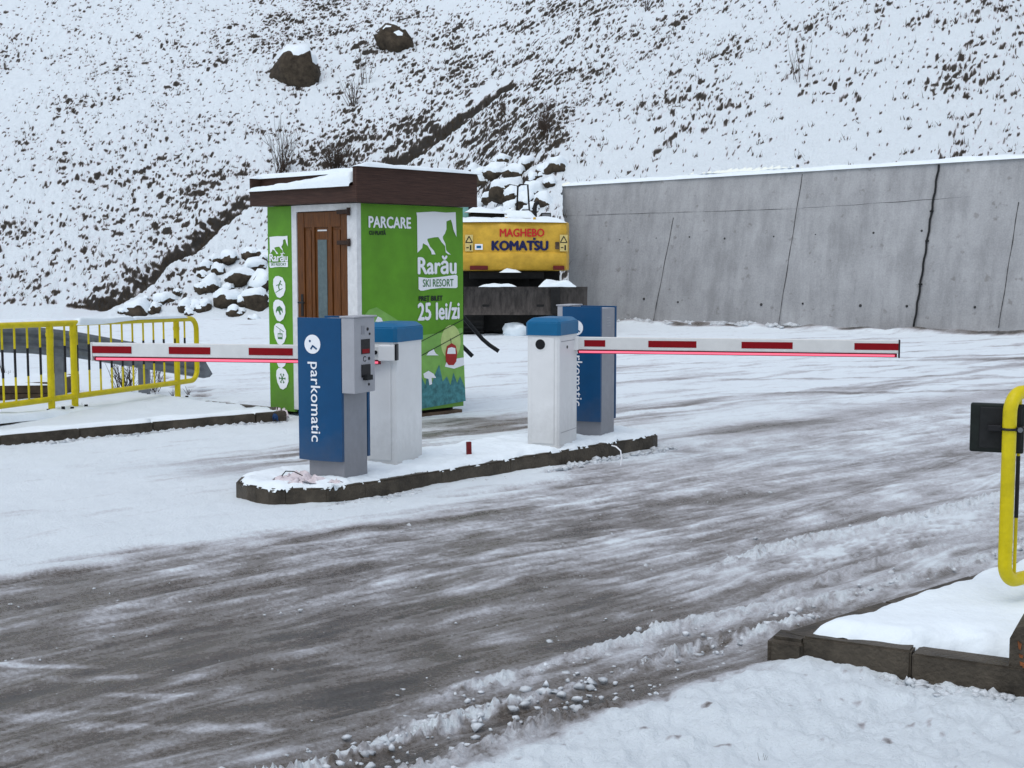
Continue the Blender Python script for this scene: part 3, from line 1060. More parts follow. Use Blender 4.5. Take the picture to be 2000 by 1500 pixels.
kerb_run('kerb', KERB_L, 0.13, -0.15, 0.125, 1.0)
pts = []
for a, c in zip(KERB_L[:-1], KERB_L[1:]):
    t = (Vector(c) - Vector(a)).normalized()
    n = Vector((-t.y, t.x))
    pts += [Vector((*(Vector(a) + n * 0.16), 0.112)), Vector((*(Vector(c) + n * 0.16), 0.112))]
structure(snow_strip(pts[:8], 0.125, 0.035, seed=8, step=0.06, jag=0.35, lump=0.5, nscale=3).build('kerb_snow', M['snow'], None, 'all'))

# ------------------------------------------------------------------ traffic island
A45 = R(48)
IC, IS = math.cos(A45), math.sin(A45)


def isl(s, t):
    return Vector((s * IC - t * IS, s * IS + t * IC, 0))


_p = [G(550, 998), G(760, 975), G(900, 945), G(1060, 912), G(1290, 878), G(475, 985)]
_t = [(-p.x * IS + p.y * IC) for p in _p]
_s = [(p.x * IC + p.y * IS) for p in _p]
T0, T1 = sum(_t[1:5]) / 4 - 0.03, sum(_t[1:5]) / 4 + 0.92
S0, S1 = _s[5] + 0.02, _s[4] + 0.12
# outline, anticlockwise seen from above
ISL = []
rc = 0.40
rf = 0.62
for a in range(0, 91, 15):
    ISL.append(isl(S0 + rf - rf * math.cos(R(a)), T0 + 0.45 - 0.45 * math.sin(R(a))))
ISL.append(isl((S0 + S1) / 2, T0))
for a in range(0, 91, 30):
    ISL.append(isl(S1 - 0.25 + 0.25 * math.sin(R(a)), T0 + 0.25 - 0.25 * math.cos(R(a))))
for a in range(0, 91, 30):
    ISL.append(isl(S1 - 0.25 + 0.25 * math.cos(R(a)), T1 - 0.25 + 0.25 * math.sin(R(a))))
for a in range(0, 91, 30):
    ISL.append(isl(S0 + rc - rc * math.sin(R(a)), T1 - rc + rc * math.cos(R(a))))


def island():
    # kerb ring
    n = len(ISL)
    inner = []
    c = sum(ISL, Vector()) / n
    outl = [Vector(p) for p in ISL]
    for i, p in enumerate(outl):
        t = (outl[(i + 1) % n] - outl[i - 1]).normalized()
        inner.append(p + Vector((-t.y, t.x, 0)) * 0.13)
    b = MB()
    for i in range(n):
        a, e, f, g = outl[i], outl[(i + 1) % n], inner[(i + 1) % n], inner[i]
        k = max(1, round((e - a).length / 0.75))
        if (e - a).length < 0.3 and i % 2 and False:
            continue
        for j in range(k):
            q = 0.0025 / max(0.05, (e - a).length)
            s0, s1 = j / k + (q if i % 2 == 0 or k > 1 else 0), (j + 1) / k - (q if k > 1 else 0)
            jz = rnd.uniform(-0.004, 0.004)
            quad = [a.lerp(e, s0), a.lerp(e, s1), g.lerp(f, s1), g.lerp(f, s0)]
            t_ = bmesh.new()
            lo = [t_.verts.new(v + Vector((0, 0, -0.12))) for v in quad]
            ctr = sum(quad, Vector()) / 4
            hi = [t_.verts.new(v + (ctr - v) * 0.0 + Vector((0, 0, 0.135 + jz))) for v in quad]
            for m in range(4):
                t_.faces.new((lo[m], lo[(m + 1) % 4], hi[(m + 1) % 4], hi[m]))
            t_.faces.new(hi)
            t_.faces.new(lo[::-1])
            bmesh.ops.recalc_face_normals(t_, faces=t_.faces)
            bmesh.ops.bevel(t_, geom=[x for x in t_.edges if all(v in hi for v in x.verts)], offset=0.012, segments=2, affect='EDGES')
            b.merge(t_)
    structure(b.build('island_kerb', M['kerb']))
    # snow lying on it: grid in the island's own axes, cut to the rounded outline
    ns, nt = 260, 60
    sv = np.linspace(S0, S1, ns)
    tv = np.linspace(T0, T1, nt)
    ss_, tt = np.meshgrid(sv, tv, indexing='ij')
    P = [(p.x * IC + p.y * IS, -p.x * IS + p.y * IC) for p in outl]
    dd, side = seg_dist(ss_, tt, P + [P[0]])
    inside = np.where(side > 0, dd, -dd)
    edge = inside - 0.025 - 0.045 * fbm(ss_ * 5, tt * 5, 141, 3)
    prof = np.clip(edge / 0.07, 0, 1) ** 0.5
    z = 0.128 + prof * (0.04 + 0.016 * fbm(ss_ * 4, tt * 4, 142, 3) + 0.006 * fbm(ss_ * 18, tt * 18, 143, 2))
    z = np.where(edge < -0.01, 0.11, z)
    x = ss_ * IC - tt * IS
    y = ss_ * IS + tt * IC
    V = np.stack([x, y, z], -1).reshape(-1, 3)
    keep = edge > -0.015
    f = grid_faces(ns, nt, keep)
    structure(np_mesh('island_snow', V, f, M['snow']))


island()
IZ = 0.155


# ------------------------------------------------------------------ parking columns
def parking_column(loc, side, label, rot):
    """local origin: near front corner of the post on the ground, x to the left is negative, y away"""
    root = thing('parking_column', label, 'ticket machine', loc, rot, 'blue and grey parking columns on the island')
    H, w, dp = 1.155, 0.305, 0.30
    b = MB()
    b.box(-w, 0, 0, dp, -0.05, H - 0.012, 0.006)
    post = b.build('post', M['grey'], root)
    if side < 0:
        for k in range(4):
            s = MB()
            s.box(0.0005, 0.002, 0.11, 0.19, H - 0.10 - k * 0.025, H - 0.094 - k * 0.025)
            s.build('vent_slot', M['grey2'], post)
    for back in (0, 1):
        b = MB()
        n = 10
        x0, x1 = -0.368, 0.004
        prof = []
        for i in range(n + 1):
            u = i / n
            bul = 0.018 * (1 - (2 * u - 1) ** 2)
            prof.append((x0 + (x1 - x0) * u, bul))
        sg = -1 if not back else 1
        yb = -0.004 if not back else dp + 0.004
        front = [(x, yb + sg * (0.028 + q)) for x, q in prof]
        rear = [(x1, yb), (x0, yb)]
        poly = front + rear
        b.prism([(x, y) for x, y in poly], H - 0.135, Matrix.Translation((0, 0, 0.135)))
        b.prism([(x, y) for x, y in poly][::-1], 0.0005, Matrix.Translation((0, 0, 0.1345)))
        pn = b.build('blue_panel', M['blue'], root, 25)
        if back:
            continue
        fy = -0.004 - 0.028 - 0.019
        fr = frame((x0, fy + 0.001, 0), (1, 0, 0), (0, 0, 1))
        cu, cz = 0.142, 0.968
        s = MB()
        s.prism(circle(cu, cz, 0.068), 0.0025, fr)
        e = s.build('emblem', M['ink'], pn)
        s = MB()
        f2 = fr @ Matrix.Translation((0, 0, 0.0035))
        s.prism(stroke((cu - 0.014, cz - 0.036), (cu + 0.005, cz - 0.008), 0.012), 0.001, f2)
        s.prism(stroke((cu + 0.001, cz - 0.010), (cu + 0.038, cz - 0.034), 0.012), 0.001, f2)
        s.prism(circle(cu - 0.020, cz + 0.022, 0.0085, n=14), 0.001, f2)
        s.build('emblem_mark', M['blue'], e)
        lettering('parkomatic', (0.098, 0.205, 0.270, 0.842), fr, M['ink'], pn, 0.012, 0.0035, True, 1.04)
    # reader box on the drive side
    b = MB()
    if side > 0:
        bx0, bx1 = 0.006, 0.115
    else:
        bx0, bx1 = -w - 0.115, -w - 0.002
    b.box(bx0, bx1, -0.03, 0.235, 0.625, H + 0.004, 0.005)
    bx = b.build('reader_box', M['grey2'], root)
    b = MB()
    b.box(bx0 - 0.012, bx1 + 0.012, -0.036, 0.25, H + 0.004, H + 0.016, 0.004)
    b.build('lid', M['grey2'], bx)
    xf = bx1 + 0.001 if side > 0 else bx0 - 0.001
    fr = frame((xf, 0, 0), (0, side, 0), (0, 0, 1)) if side > 0 else frame((xf, 0.2, 0), (0, -1, 0), (0, 0, 1))

    def slab(name, u0, u1, v0, v1, m, dep=0.003, z=0.0):
        s = MB()
        s.prism(rect(u0, u1, v0, v1), dep, fr @ Matrix.Translation((0, 0, z)))
        return s.build(name, m, bx)
    slab('display', 0.055, 0.165, 0.90, 1.005, M['black'])
    slab('display_light', 0.065, 0.155, 0.905, 0.935, M['red'], 0.002, 0.0032)
    slab('ticket_slot', 0.055, 0.165, 0.735, 0.825, M['black'], 0.006)
    slab('slot_lip', 0.075, 0.150, 0.715, 0.750, M['rubber'], 0.035)
    s = MB()
    for (u, v, r) in ((0.14, 1.075, 0.012), (0.165, 1.04, 0.009), (0.155, 0.865, 0.012), (0.15, 0.68, 0.010)):
        s.prism(circle(u, v, r, n=12), 0.003, fr)
    s.build('button', M['black'], bx)
    s = MB()
    s.prism(rect(0.06, 0.10, 1.04, 1.10), 0.002, fr)
    s.build('speaker_patch', M['grey'], bx)
    s = MB()
    for k in range(10):
        a, c = R(30 + 30 * k), R(60 + 30 * k)
        s.prism(stroke((0.10 + 0.018 * math.cos(a), 0.865 + 0.018 * math.sin(a)), (0.10 + 0.018 * math.cos(c), 0.865 + 0.018 * math.sin(c)), 0.004), 0.002, fr)
    s.build('card_symbol', M['black'], bx)
    return root


TH = R(-27)
parking_column(G(673, 938, IZ) , 1, 'nearest blue and grey parking ticket column with reader box on its right side', TH)
parking_column(G(1174, 853, IZ), -1, 'farther blue and grey parking ticket column half hidden behind the right barrier cabinet', TH)


# ------------------------------------------------------------------ barrier cabinets and booms
def barrier_cabinet(loc, label, rot, lock):
    root = thing('barrier_cabinet', label, 'barrier', loc, rot, 'white barrier cabinets with blue caps')
    w1, w2, H = 0.285, 0.47, 1.085

    def prof(g, ch):
        x0, x1, y0, y1 = -w1 - g, g, -g, w2 + g
        return [(x0 + ch, y0), (x1 - ch, y0), (x1, y0 + ch), (x1, y1 - ch), (x1 - ch, y1), (x0 + ch, y1), (x0, y1 - ch), (x0, y0 + ch)]
    b = MB()
    b.prism(prof(0, 0.018), H - 0.07, Matrix.Translation((0, 0, -0.05)))
    b.prism(prof(0.008, 0.02), 0.05, Matrix.Translation((0, 0, -0.04)))
    body = b.build('body', M['white'], root, 30)
    if lock:
        s = MB()
        fx = frame((0.0008, 0, 0), (0, 1, 0), (0, 0, 1))
        s.prism(rect(0.05, w2 - 0.03, 0.885, 0.890), 0.001, fx)
        s.prism(rect(0.05, w2 - 0.03, 0.118, 0.122), 0.001, fx)
        s.build('door_seam', M['grey'], body)
        for lu, lz, lr in ((0.20, 0.835, 0.013), (w2 - 0.06, 0.86, 0.010)):
            s = MB()
            s.prism(circle(lu, lz, lr, n=12), 0.004, fx)
            s.build('lock', M['black'], body)
    # stepped front: a slightly proud flat panel between soft edges
    s = MB()
    s.box(-w1 + 0.045, -0.04, -0.006, 0.0, 0.03, H - 0.16, 0.004)
    s.build('front_panel', M['white'], body)
    # cap: wider skirt, then a chamfered top
    lo, mid, hi = prof(0.012, 0.025), prof(0.012, 0.025), prof(-0.03, 0.02)
    b = MB()
    rings = [[b.bm.verts.new((x, y, z)) for x, y in pr] for pr, z in ((lo, H - 0.145), (mid, H - 0.035), (hi, H))]
    for A, B in zip(rings[:-1], rings[1:]):
        for k in range(8):
            b.bm.faces.new((A[k], A[(k + 1) % 8], B[(k + 1) % 8], B[k]))
    b.bm.faces.new(rings[-1])
    b.bm.faces.new(rings[0][::-1])
    bmesh.ops.bevel(b.bm, geom=[e for e in b.bm.edges if all(v.co.z > H - 0.05 for v in e.verts)], offset=0.007, segments=2, affect='EDGES')
    b.build('cap', M['cap'], root, 30)
    if lock:
        s = MB()
        s.prism(circle(-w1 * 0.5 - 0.02, 0.865, 0.043), 0.004, frame((0, -0.0065, 0), (1, 0, 0), (0, 0, 1)))
        s.build('sensor_window', M['black'], root)
        s = MB()
        s.prism(circle(-w1 * 0.5 - 0.02, 0.865, 0.052), 0.002, frame((0, -0.0062, 0), (1, 0, 0), (0, 0, 1)))
        s.build('sensor_ring', M['white'], root)
    return root


CB = R(-22)
c1 = barrier_cabinet(G(774, 908, IZ), 'white barrier cabinet with blue cap right behind the nearest parking column', CB, False)
c2 = barrier_cabinet(G(1091, 875, IZ), 'white barrier cabinet with blue cap and round black window on its front', CB, True)


def boom(p0, ang, L, label, stripes, flip, zt):
    """red and white barrier arm running along its local x"""
    root = thing('barrier_boom', label, 'barrier arm', p0, ang, 'red and white barrier arms')
    b = MB()
    b.box(0, L, -0.022, 0.022, zt - 0.108, zt, 0.006)
    arm = b.build('arm', M['boomw'], root)
    face = -0.0235 if not flip else 0.0235
    for a, c in stripes:
        s = MB()
        s.box(a, c, min(face, face + 0.002), max(face, face + 0.002), zt - 0.082, zt - 0.026)
        s.build('red_stripe', M['red'], arm)
    s = MB()
    s.box(0.02, L - 0.01, -0.014, 0.014, zt - 0.142, zt - 0.110, 0.004)
    h = s.build('strip_holder', M['led_case'], root)
    s = MB()
    yy = -1 if not flip else 1
    s.box(0.035, L - 0.03, min(yy * 0.0145, yy * 0.019), max(yy * 0.0145, yy * 0.019), zt - 0.136, zt - 0.119)
    s.build('light_strip', M['led'], h)
    s = MB()
    s.box(L, L + 0.012, -0.026, 0.026, zt - 0.146, zt + 0.004, 0.003)
    s.build('end_cap', M['black'] if not flip else M['boomw'], root)
    s = MB()
    s.box(-0.10, 0.03, -0.03, 0.03, zt - 0.115, zt + 0.004, 0.006)
    s.build('mount', M['white'], root)
    return root, arm


BA = R(-11)
ca, sa = math.cos(BA), math.sin(BA)


def along(p0, px, ca, sa):
    """distance along the arm at which the photo's column px is met"""
    u = (px - 1000) / F
    return (u * p0.y - p0.x) / (ca - u * sa)


p0 = Vector((0.545, 11.43, 0))
ls = [along(p0, q_, ca, sa) for q_ in (1142, 1183, 1267, 1361, 1449, 1549, 1645, 1753, 1756)]
Lb = ls[8]
boom(p0, BA, Lb, 'longer red and white barrier arm reaching right from the round-windowed cabinet', [(ls[0], ls[1]), (ls[2], ls[3]), (ls[4], ls[5]), (ls[6] + 0.1, Lb - 0.002)], False, 1.066)
p1 = PD(748, 690, 10.12)
p1.z = 0
BA1 = math.pi + R(-10)
ca1, sa1 = math.cos(BA1), math.sin(BA1)
ls = [along(p1, q_, ca1, sa1) for q_ in (573, 487, 412, 331, 258, 181)]
r1, _ = boom(p1, BA1, ls[5], 'red and white barrier arm reaching left in front of the yellow railing', [(ls[0], ls[1]), (ls[2], ls[3]), (ls[4], ls[5] - 0.002)], True, 1.070)
s = MB()
s.box(-0.115, -0.1, -0.032, 0.032, 0.96, 1.085, 0.003)
s.build('tail_cap', M['black'], r1)
s = MB()
s.prism(circle(-0.05, 1.02, 0.016, n=12), 0.004, frame((0, 0.031, 0), (-1, 0, 0), (0, 0, 1)) @ Matrix.Translation((0.1 if False else 0.0, 0, 0)))
s.build('bolt', M['black'], r1)

# small things on the island
p = G(916, 888, IZ)
s = MB()
s.box(-0.02, 0.02, -0.015, 0.015, -0.04, 0.105, 0.003)
o = s.build('marker_stub', mat('dark_red_paint', (0.16, 0.012, 0.014), 0.5, 0.3, 30))
o.location = p
o.rotation_euler = (0.03, -0.03, 0.3)
tag(o, 'short dark red marker stub standing in the island snow between the cabinets', 'marker post')


def crumple(name, label, cat, loc, rx, ry, h, seed, m, n=22):
    q = np.random.default_rng(seed)
    u, v = np.meshgrid(np.linspace(-1, 1, n), np.linspace(-1, 1, n), indexing='ij')
    hgt = np.abs(fbm(u * 1.7 + seed, v * 1.7, seed, 3, 0.6)) * 1.5 + 0.35 * np.abs(noise(u * 4, v * 4, seed + 2))
    rr = np.clip(1.1 - np.hypot(u, v) ** 2, 0, 1) ** 0.5
    x = u * rx * (1 + 0.3 * noise(u * 2, v * 2, seed + 4)) + 0.25 * rx * noise(u * 3, v * 3, seed + 5)
    y = v * ry * (1 + 0.3 * noise(u * 2, v * 2, seed + 6))
    z = hgt * rr * h
    V = np.stack([x, y, z], -1).reshape(-1, 3)
    o = np_mesh(name, V, grid_faces(n, n, (rr > 0.05)), m, smooth=False)
    o.location = loc
    return tag(o, label, cat)


pb = G(585, 942, IZ + 0.005)
crumple('crumpled_paper', 'heap of crumpled pinkish white paper sheets at the foot of the nearest column', 'litter', pb + Vector((-0.03, 0.03, -0.005)), 0.17, 0.10, 0.065, 5, M['paper'])
s = MB()
s.tube([pb + Vector((-0.12, -0.02, 0.05)), pb + Vector((-0.09, -0.04, 0.085)), pb + Vector((-0.03, -0.05, 0.085)), pb + Vector((0.03, -0.05, 0.055))], 0.004, 6)
o = s.build('wire_loop', M['rubber'])
tag(o, 'thin dark curved wire lying over the crumpled paper', 'wire')
crumple('paper_scrap', 'flat whitish scrap lying in front of the grey post of the nearest column', 'litter', G(655, 944, IZ + 0.01), 0.055, 0.04, 0.03, 9, M['paper'], 10)
s = MB()
a = G(1203, 872, 0.17)
s.tube([a + Vector((-0.03, 0.06, 0.0)), a + Vector((0, -0.01, 0.0)), a + Vector((0.035, -0.05, -0.03)), a + Vector((0.045, -0.06, -0.10)), a + Vector((0.035, -0.06, -0.15))], 0.006, 6)
tag(s.build('white_cable', M['ink']), 'thin white cable hooked over the dark island kerb', 'cable')


# ------------------------------------------------------------------ ticket kiosk
KX, KY = 1.56, 1.49
KXF = KX
kn = Vector((-1.60, 13.80, 0))
KA = math.atan2(1.15, 1.05)
K = thing('ticket_kiosk', 'green printed parking ticket kiosk with brown flat roof and wooden door', 'kiosk', kn, KA)
KI = inv(K)


def kface(px, py, face):
    """local coordinates of a photo pixel on the kiosk's right face (y=0) or door face (x=0)"""
    v = KI.to_3x3() @ ray(px, py)
    c = KI @ Vector((0, 0, CAMZ))
    k = -c.y / v.y if face == 'r' else -c.x / v.x
    p = c + v * k
    return (p.x, p.z) if face == 'r' else (KY - p.y, p.z)


KZ0, KZ1 = 0.10, 2.315


def kiosk():
    KX = KXF
    b = MB()
    b.box(0.06, KX - 0.03, 0.03, KY - 0.03, KZ0 + 0.01, KZ1, 0.0)
    b.build('wall', M['white_paint'], K)
    b = MB()
    for y0 in (0.12, KY - 0.25):
        b.box(0.05, KX - 0.05, y0, y0 + 0.13, -0.05, KZ0)
    b.build('skid', M['exblack'], K)
    s = MB()
    s.box(0.3, KX - 0.03, -0.012, 0.10, 0.012, 0.055, 0.006)
    s.build('base_board', M['plank'], K)
    # right panel, slightly buckled sheet
    FR = frame((0, 0, 0), (1, 0, 0), (0, 0, 1))
    FL = frame((0, KY, 0), (0, -1, 0), (0, 0, 1))

    def sheet(name, u0, u1, z0, z1, fr, m, off):
        b = MB()
        nu, nv = 24, 34
        P = []
        for i in range(nv + 1):
            row = []
            for j in range(nu + 1):
                u, z = u0 + (u1 - u0) * j / nu, z0 + (z1 - z0) * i / nv
                e = min(j, nu - j, i, nv - i)
                bk = 0.006 * float(fbm(u * 1.5, z * 1.5, 5, 2)) * min(1, e / 4)
                row.append(fr @ Vector((u, z, off + bk * 0.35)))
            P.append(row)
        b.grid(P)
        e0, e1 = fr @ Vector((u0, z0, -0.04)), 0
        for uu in (u0, u1):
            b.grid([[fr @ Vector((uu, z0, off)), fr @ Vector((uu, z0, -0.035))], [fr @ Vector((uu, z1, off)), fr @ Vector((uu, z1, -0.035))]])
        b.grid([[fr @ Vector((u0, z0, off)), fr @ Vector((u1, z0, off))], [fr @ Vector((u0, z0, -0.035)), fr @ Vector((u1, z0, -0.035))]])
        return b.build(name, m, K, 30)
    SR = sheet('printed_sheet', 0.035, KX, KZ0 - 0.01, KZ1 - 0.004, FR, M['green'], 0.0)
    SR['label'] = 'wide green printed sheet with price and gondola picture'
    ud = kface(573, 600, 'l')[0]
    SL = sheet('printed_sheet', 0.0, ud, KZ0 - 0.03, KZ1 - 0.004, FL, M['green'], 0.0)
    SL['label'] = 'narrow green printed strip with white icons'

    def cut(name, polys, fr, m, parent, z, dep=0.0012):
        s = MB()
        f = fr @ Matrix.Translation((0, 0, z))
        for pl in polys:
            a = sum(x0 * y1 - x1 * y0 for (x0, y0), (x1, y1) in zip(pl, pl[1:] + pl[:1]))
            s.prism(pl if a > 0 else pl[::-1], dep, f)
        return s.build(name, m, parent)

    def boxpx(x0, x1, y0, y1, face):
        xm, ym = (x0 + x1) / 2, (y0 + y1) / 2
        return (kface(x0, ym, face)[0], kface(x1, ym, face)[0], kface(xm, y1, face)[1], kface(xm, y0, face)[1])
    EMB = [(85, 105), (200, 93), (300, 85), (440, 92), (560, 82), (570, 385), (545, 330), (530, 290), (515, 215), (500, 175), (445, 200), (445, 295), (425, 350), (400, 385), (402, 415), (430, 470), (440, 550), (452, 567), (497, 605), (470, 603), (435, 578), (428, 500), (390, 460), (345, 393), (300, 396), (215, 415), (212, 432), (245, 510), (290, 560), (310, 605), (265, 605), (258, 570), (215, 500), (160, 470), (150, 530), (95, 585), (92, 150)]

    def resort(face, fr, parent, emb, nm, plate, small, ink2):
        f = lambda x, y, bb: (bb[0] + (bb[1] - bb[0]) * x, bb[3] - (bb[3] - bb[2]) * y)
        bb = boxpx(*emb, face)
        cut('mountain_emblem', [[f((x - 85) / 485, (y - 82) / 523, bb) for x, y in EMB]], fr, M['ink'], parent, 0.004)
        lettering('Rarău', boxpx(*nm, face), fr, M['ink'], parent, 0.035, 0.007, spacing=1.0)
        bb = boxpx(*plate, face)
        pl = [f(*q_, bb) for q_ in ((0, 0.12), (0.25, 0.2), (0.6, 0.12), (0.97, 0.0), (1, 0.1), (1, 0.8), (0.96, 0.88), (0.6, 0.84), (0.3, 0.9), (0.12, 1), (0.05, 1.0), (0.0, 0.9))]
        pt = cut('name_plate', [pl], fr, M['ink'], parent, 0.004)
        lettering('SKI RESORT', boxpx(*small, face), fr, M[ink2], pt, 0.02, 0.0075)
    resort('r', FR, SR, (813, 891, 413, 497), (815, 891, 499, 536), (817, 893, 537, 567), (825, 885, 545, 560), 'green_ink')
    lettering('PARCARE', boxpx(719, 802, 423, 446, 'r'), FR, M['ink'], SR, 0.035, 0.007)
    lettering('CU PLATĂ', boxpx(720, 753, 448, 459, 'r'), FR, M['dark_ink'], SR, 0.06, 0.007)
    lettering('PREȚ BILET', boxpx(817, 864, 577, 591, 'r'), FR, M['dark_ink'], SR, 0.06, 0.007)
    lettering('25 lei/zi', boxpx(815, 897, 590, 625, 'r'), FR, M['ink'], SR, 0.035, 0.007)
    P = lambda *q_: [kface(x, y, 'r') for x, y in q_]
    cut('printed_hill', [P((704, 625), (720, 605), (735, 600), (760, 615), (800, 640), (822, 655), (860, 650), (903, 640), (909, 783), (706, 812))], FR, M['pale_green'], SR, 0.0034, 0.0006)
    gx, gz = kface(880, 668, 'r')
    cut('printed_moon', [circle(gx, gz, 0.155, 0.19)], FR, M['glow'], SR, 0.0046, 0.0006)
    cut('printed_tree_row', [P((812, 800), (813, 760), (822, 735), (830, 752), (836, 722), (843, 748), (850, 728), (857, 712), (864, 745), (872, 735), (879, 752), (885, 728), (892, 748), (898, 735), (907, 756), (909, 783))], FR, M['tree_ink'], SR, 0.0058, 0.0006)
    for cl in (P((832, 694), (838, 685), (846, 682), (850, 690), (856, 694)), P((868, 716), (872, 704), (884, 708), (892, 700), (905, 698), (906, 713), (886, 720)), P((826, 730), (836, 724), (846, 730), (851, 738), (842, 738), (843, 750), (838, 752), (836, 740), (828, 738)), P((732, 628), (737, 618), (744, 621), (748, 630))):
        cut('printed_cloud', [cl], FR, M['ink'], SR, 0.0068, 0.0006)
    cut('printed_cable', [stroke(*P((735, 712), (904, 624)), 0.008), stroke(*P((790, 712), (905, 649)), 0.008)], FR, M['dark_ink'], SR, 0.0078, 0.0006)
    g = cut('printed_gondola', [P((869, 690), (872, 676), (881, 670), (889, 675), (892, 690), (890, 706), (885, 713), (875, 713), (870, 706))], FR, M['gondola'], SR, 0.0088, 0.0006)
    cut('gondola_window', [P((872, 691), (874, 680), (881, 678), (888, 680), (889, 691))], FR, M['ink'], g, 0.0098, 0.0006)
    cut('gondola_hanger', [stroke(*P((880, 670), (879, 661)), 0.008)], FR, M['dark_ink'], g, 0.0098, 0.0006)
    # icons on the strip
    resort('l', FL, SL, (527, 563, 461, 496), (527, 563, 494, 511), (527, 563, 511, 523), (530, 560, 513.5, 519), 'green_ink')
    for i, (cx, cy) in enumerate(((546, 560), (546, 606), (547.5, 652), (549, 697), (552, 739))):
        c, z = kface(cx, cy, 'l')
        r = 0.118
        sh = [(c - 0.55 * r, z + r * 0.95), (c - 0.1 * r, z + r * 1.0), (c + 0.5 * r, z + r * 0.85), (c + 0.9 * r, z + r * 0.35), (c + 0.92 * r, z - 0.25 * r), (c + 0.6 * r, z - 0.8 * r), (c + 0.1 * r, z - 1.05 * r), (c - 0.35 * r, z - 0.95 * r), (c - 0.75 * r, z - 0.4 * r), (c - 0.92 * r, z + 0.2 * r), (c - 0.85 * r, z + 0.7 * r)]
        ic = cut('icon_badge', [sh], FL, M['ink'], SL, 0.004)
        Q = lambda x, y: (c + x * r, z + y * r)
        if i == 0:
            pl = [circle(*Q(0.22, 0.5), 0.1 * r, n=10), stroke(Q(0.15, 0.42), Q(-0.1, 0.0), 0.16 * r), stroke(Q(-0.1, 0.0), Q(0.05, -0.3), 0.14 * r), stroke(Q(-0.55, -0.55), Q(0.5, -0.15), 0.07 * r), stroke(Q(0.1, 0.3), Q(0.45, 0.15), 0.08 * r), stroke(Q(-0.05, 0.2), Q(-0.45, 0.1), 0.08 * r)]
        elif i == 1:
            pl = [[Q(-0.5, -0.05), Q(-0.3, 0.3), Q(0.1, 0.42), Q(0.5, 0.15), Q(0.55, -0.25), Q(0.3, 0.0), Q(0.15, -0.05), Q(0.3, -0.35), Q(0.1, -0.45), Q(-0.1, -0.1), Q(-0.3, -0.05), Q(-0.45, -0.3)]]
        elif i in (2, 3):
            pl = [rect(*[c - 0.32 * r, c + 0.38 * r], *[z - 0.5 * r, z + 0.05 * r]), stroke(Q(-0.6, 0.7), Q(0.6, 0.2), 0.06 * r), stroke(Q(0.03, 0.42), Q(0.03, 0.05), 0.06 * r)]
        else:
            pl = [stroke(Q(0.5 * math.cos(R(a)), 0.5 * math.sin(R(a))), Q(-0.5 * math.cos(R(a)), -0.5 * math.sin(R(a))), 0.10 * r) for a in (0, 60, 120)]
            pl += [stroke(Q(0.42 * math.cos(R(a)) - 0.12 * math.sin(R(a)), 0.42 * math.sin(R(a)) + 0.12 * math.cos(R(a))), Q(0.42 * math.cos(R(a)) + 0.12 * math.sin(R(a)), 0.42 * math.sin(R(a)) - 0.12 * math.cos(R(a))), 0.09 * r) for a in range(0, 360, 60)]
        cut('icon_mark', pl[:1], FL, M['green_ink'], ic, 0.0056, 0.0006) if len(pl) == 1 else [cut('icon_mark', pl, FL, M['green_ink'], ic, 0.0056, 0.0006)]
        if i in (2, 3):
            cut('icon_mark', [rect(c - 0.24 * r + k * 0.19 * r, c - 0.10 * r + k * 0.19 * r, z - 0.3 * r, z - 0.05 * r) for k in range(3)], FL, M['ink'], ic, 0.0064, 0.0006)
    # door
    u0, u1, uj = kface(581, 500, 'l')[0], kface(680, 500, 'l')[0], KY
    zt = kface(630, 412, 'l')[1]
    yof = lambda u: KY - u
    b = MB()
    b.box(-0.012, 0.05, yof(u0), yof(ud), KZ0, KZ1 - 0.003, 0.004)
    b.box(-0.012, 0.05, -0.012, yof(u1), KZ0, KZ1 - 0.003, 0.004)
    b.box(-0.0125, 0.05, yof(u1), yof(u0), zt, KZ1 - 0.003)
    b.build('door_frame', M['white_paint'], K)
    b = MB()
    b.box(0.012, 0.052, yof(u1) + 0.004, yof(u0) - 0.004, KZ0 + 0.02, zt - 0.004, 0.003)
    door = b.build('door', M['wood'], K)
    wd = u1 - u0

    def dbox(name, f0, f1, z0, z1, x0, x1, m, bev=0.004):
        s = MB()
        s.box(x0, x1, yof(u0 + wd * f1), yof(u0 + wd * f0), z0, z1, bev)
        return s.build(name, m, door)
    for f0, f1 in ((0.0, 0.15), (0.29, 0.36), (0.62, 0.70), (0.86, 1.0)):
        dbox('stile', f0 + 0.008, f1 - 0.008, KZ0 + 0.03, zt - 0.01, -0.004, 0.012, M['wood'])
    dbox('rail', 0.15, 0.86, zt - 0.17, zt - 0.012, -0.003, 0.012, M['wood'])
    dbox('rail', 0.15, 0.86, KZ0 + 0.03, KZ0 + 0.22, -0.003, 0.012, M['wood'])
    dbox('raised_panel', 0.17, 0.275, KZ0 + 0.25, zt - 0.2, 0.002, 0.012, M['wood'], 0.006)
    dbox('raised_panel', 0.715, 0.845, KZ0 + 0.25, zt - 0.2, 0.002, 0.012, M['wood'], 0.006)
    zg = kface(634, 468, 'l')[1]
    dbox('glass_strip', 0.40, 0.58, KZ0 + 0.35, zg, 0.006, 0.012, M['glass'], 0.001)
    dbox('small_slit', 0.40, 0.58, zg + 0.09, zg + 0.105, 0.008, 0.013, M['white_paint'], 0.001)
    zh = kface(598, 600, 'l')[1]
    dbox('handle_plate', 0.07, 0.12, zh - 0.10, zh + 0.14, -0.010, -0.004, M['black'])
    s = MB()
    yh = yof(u0 + wd * 0.095)
    s.tube([(-0.01, yh, zh + 0.05), (-0.06, yh, zh + 0.05), (-0.062, yh - 0.10, zh + 0.05)], 0.01, 8)
    s.build('handle', M['black'], door, True)
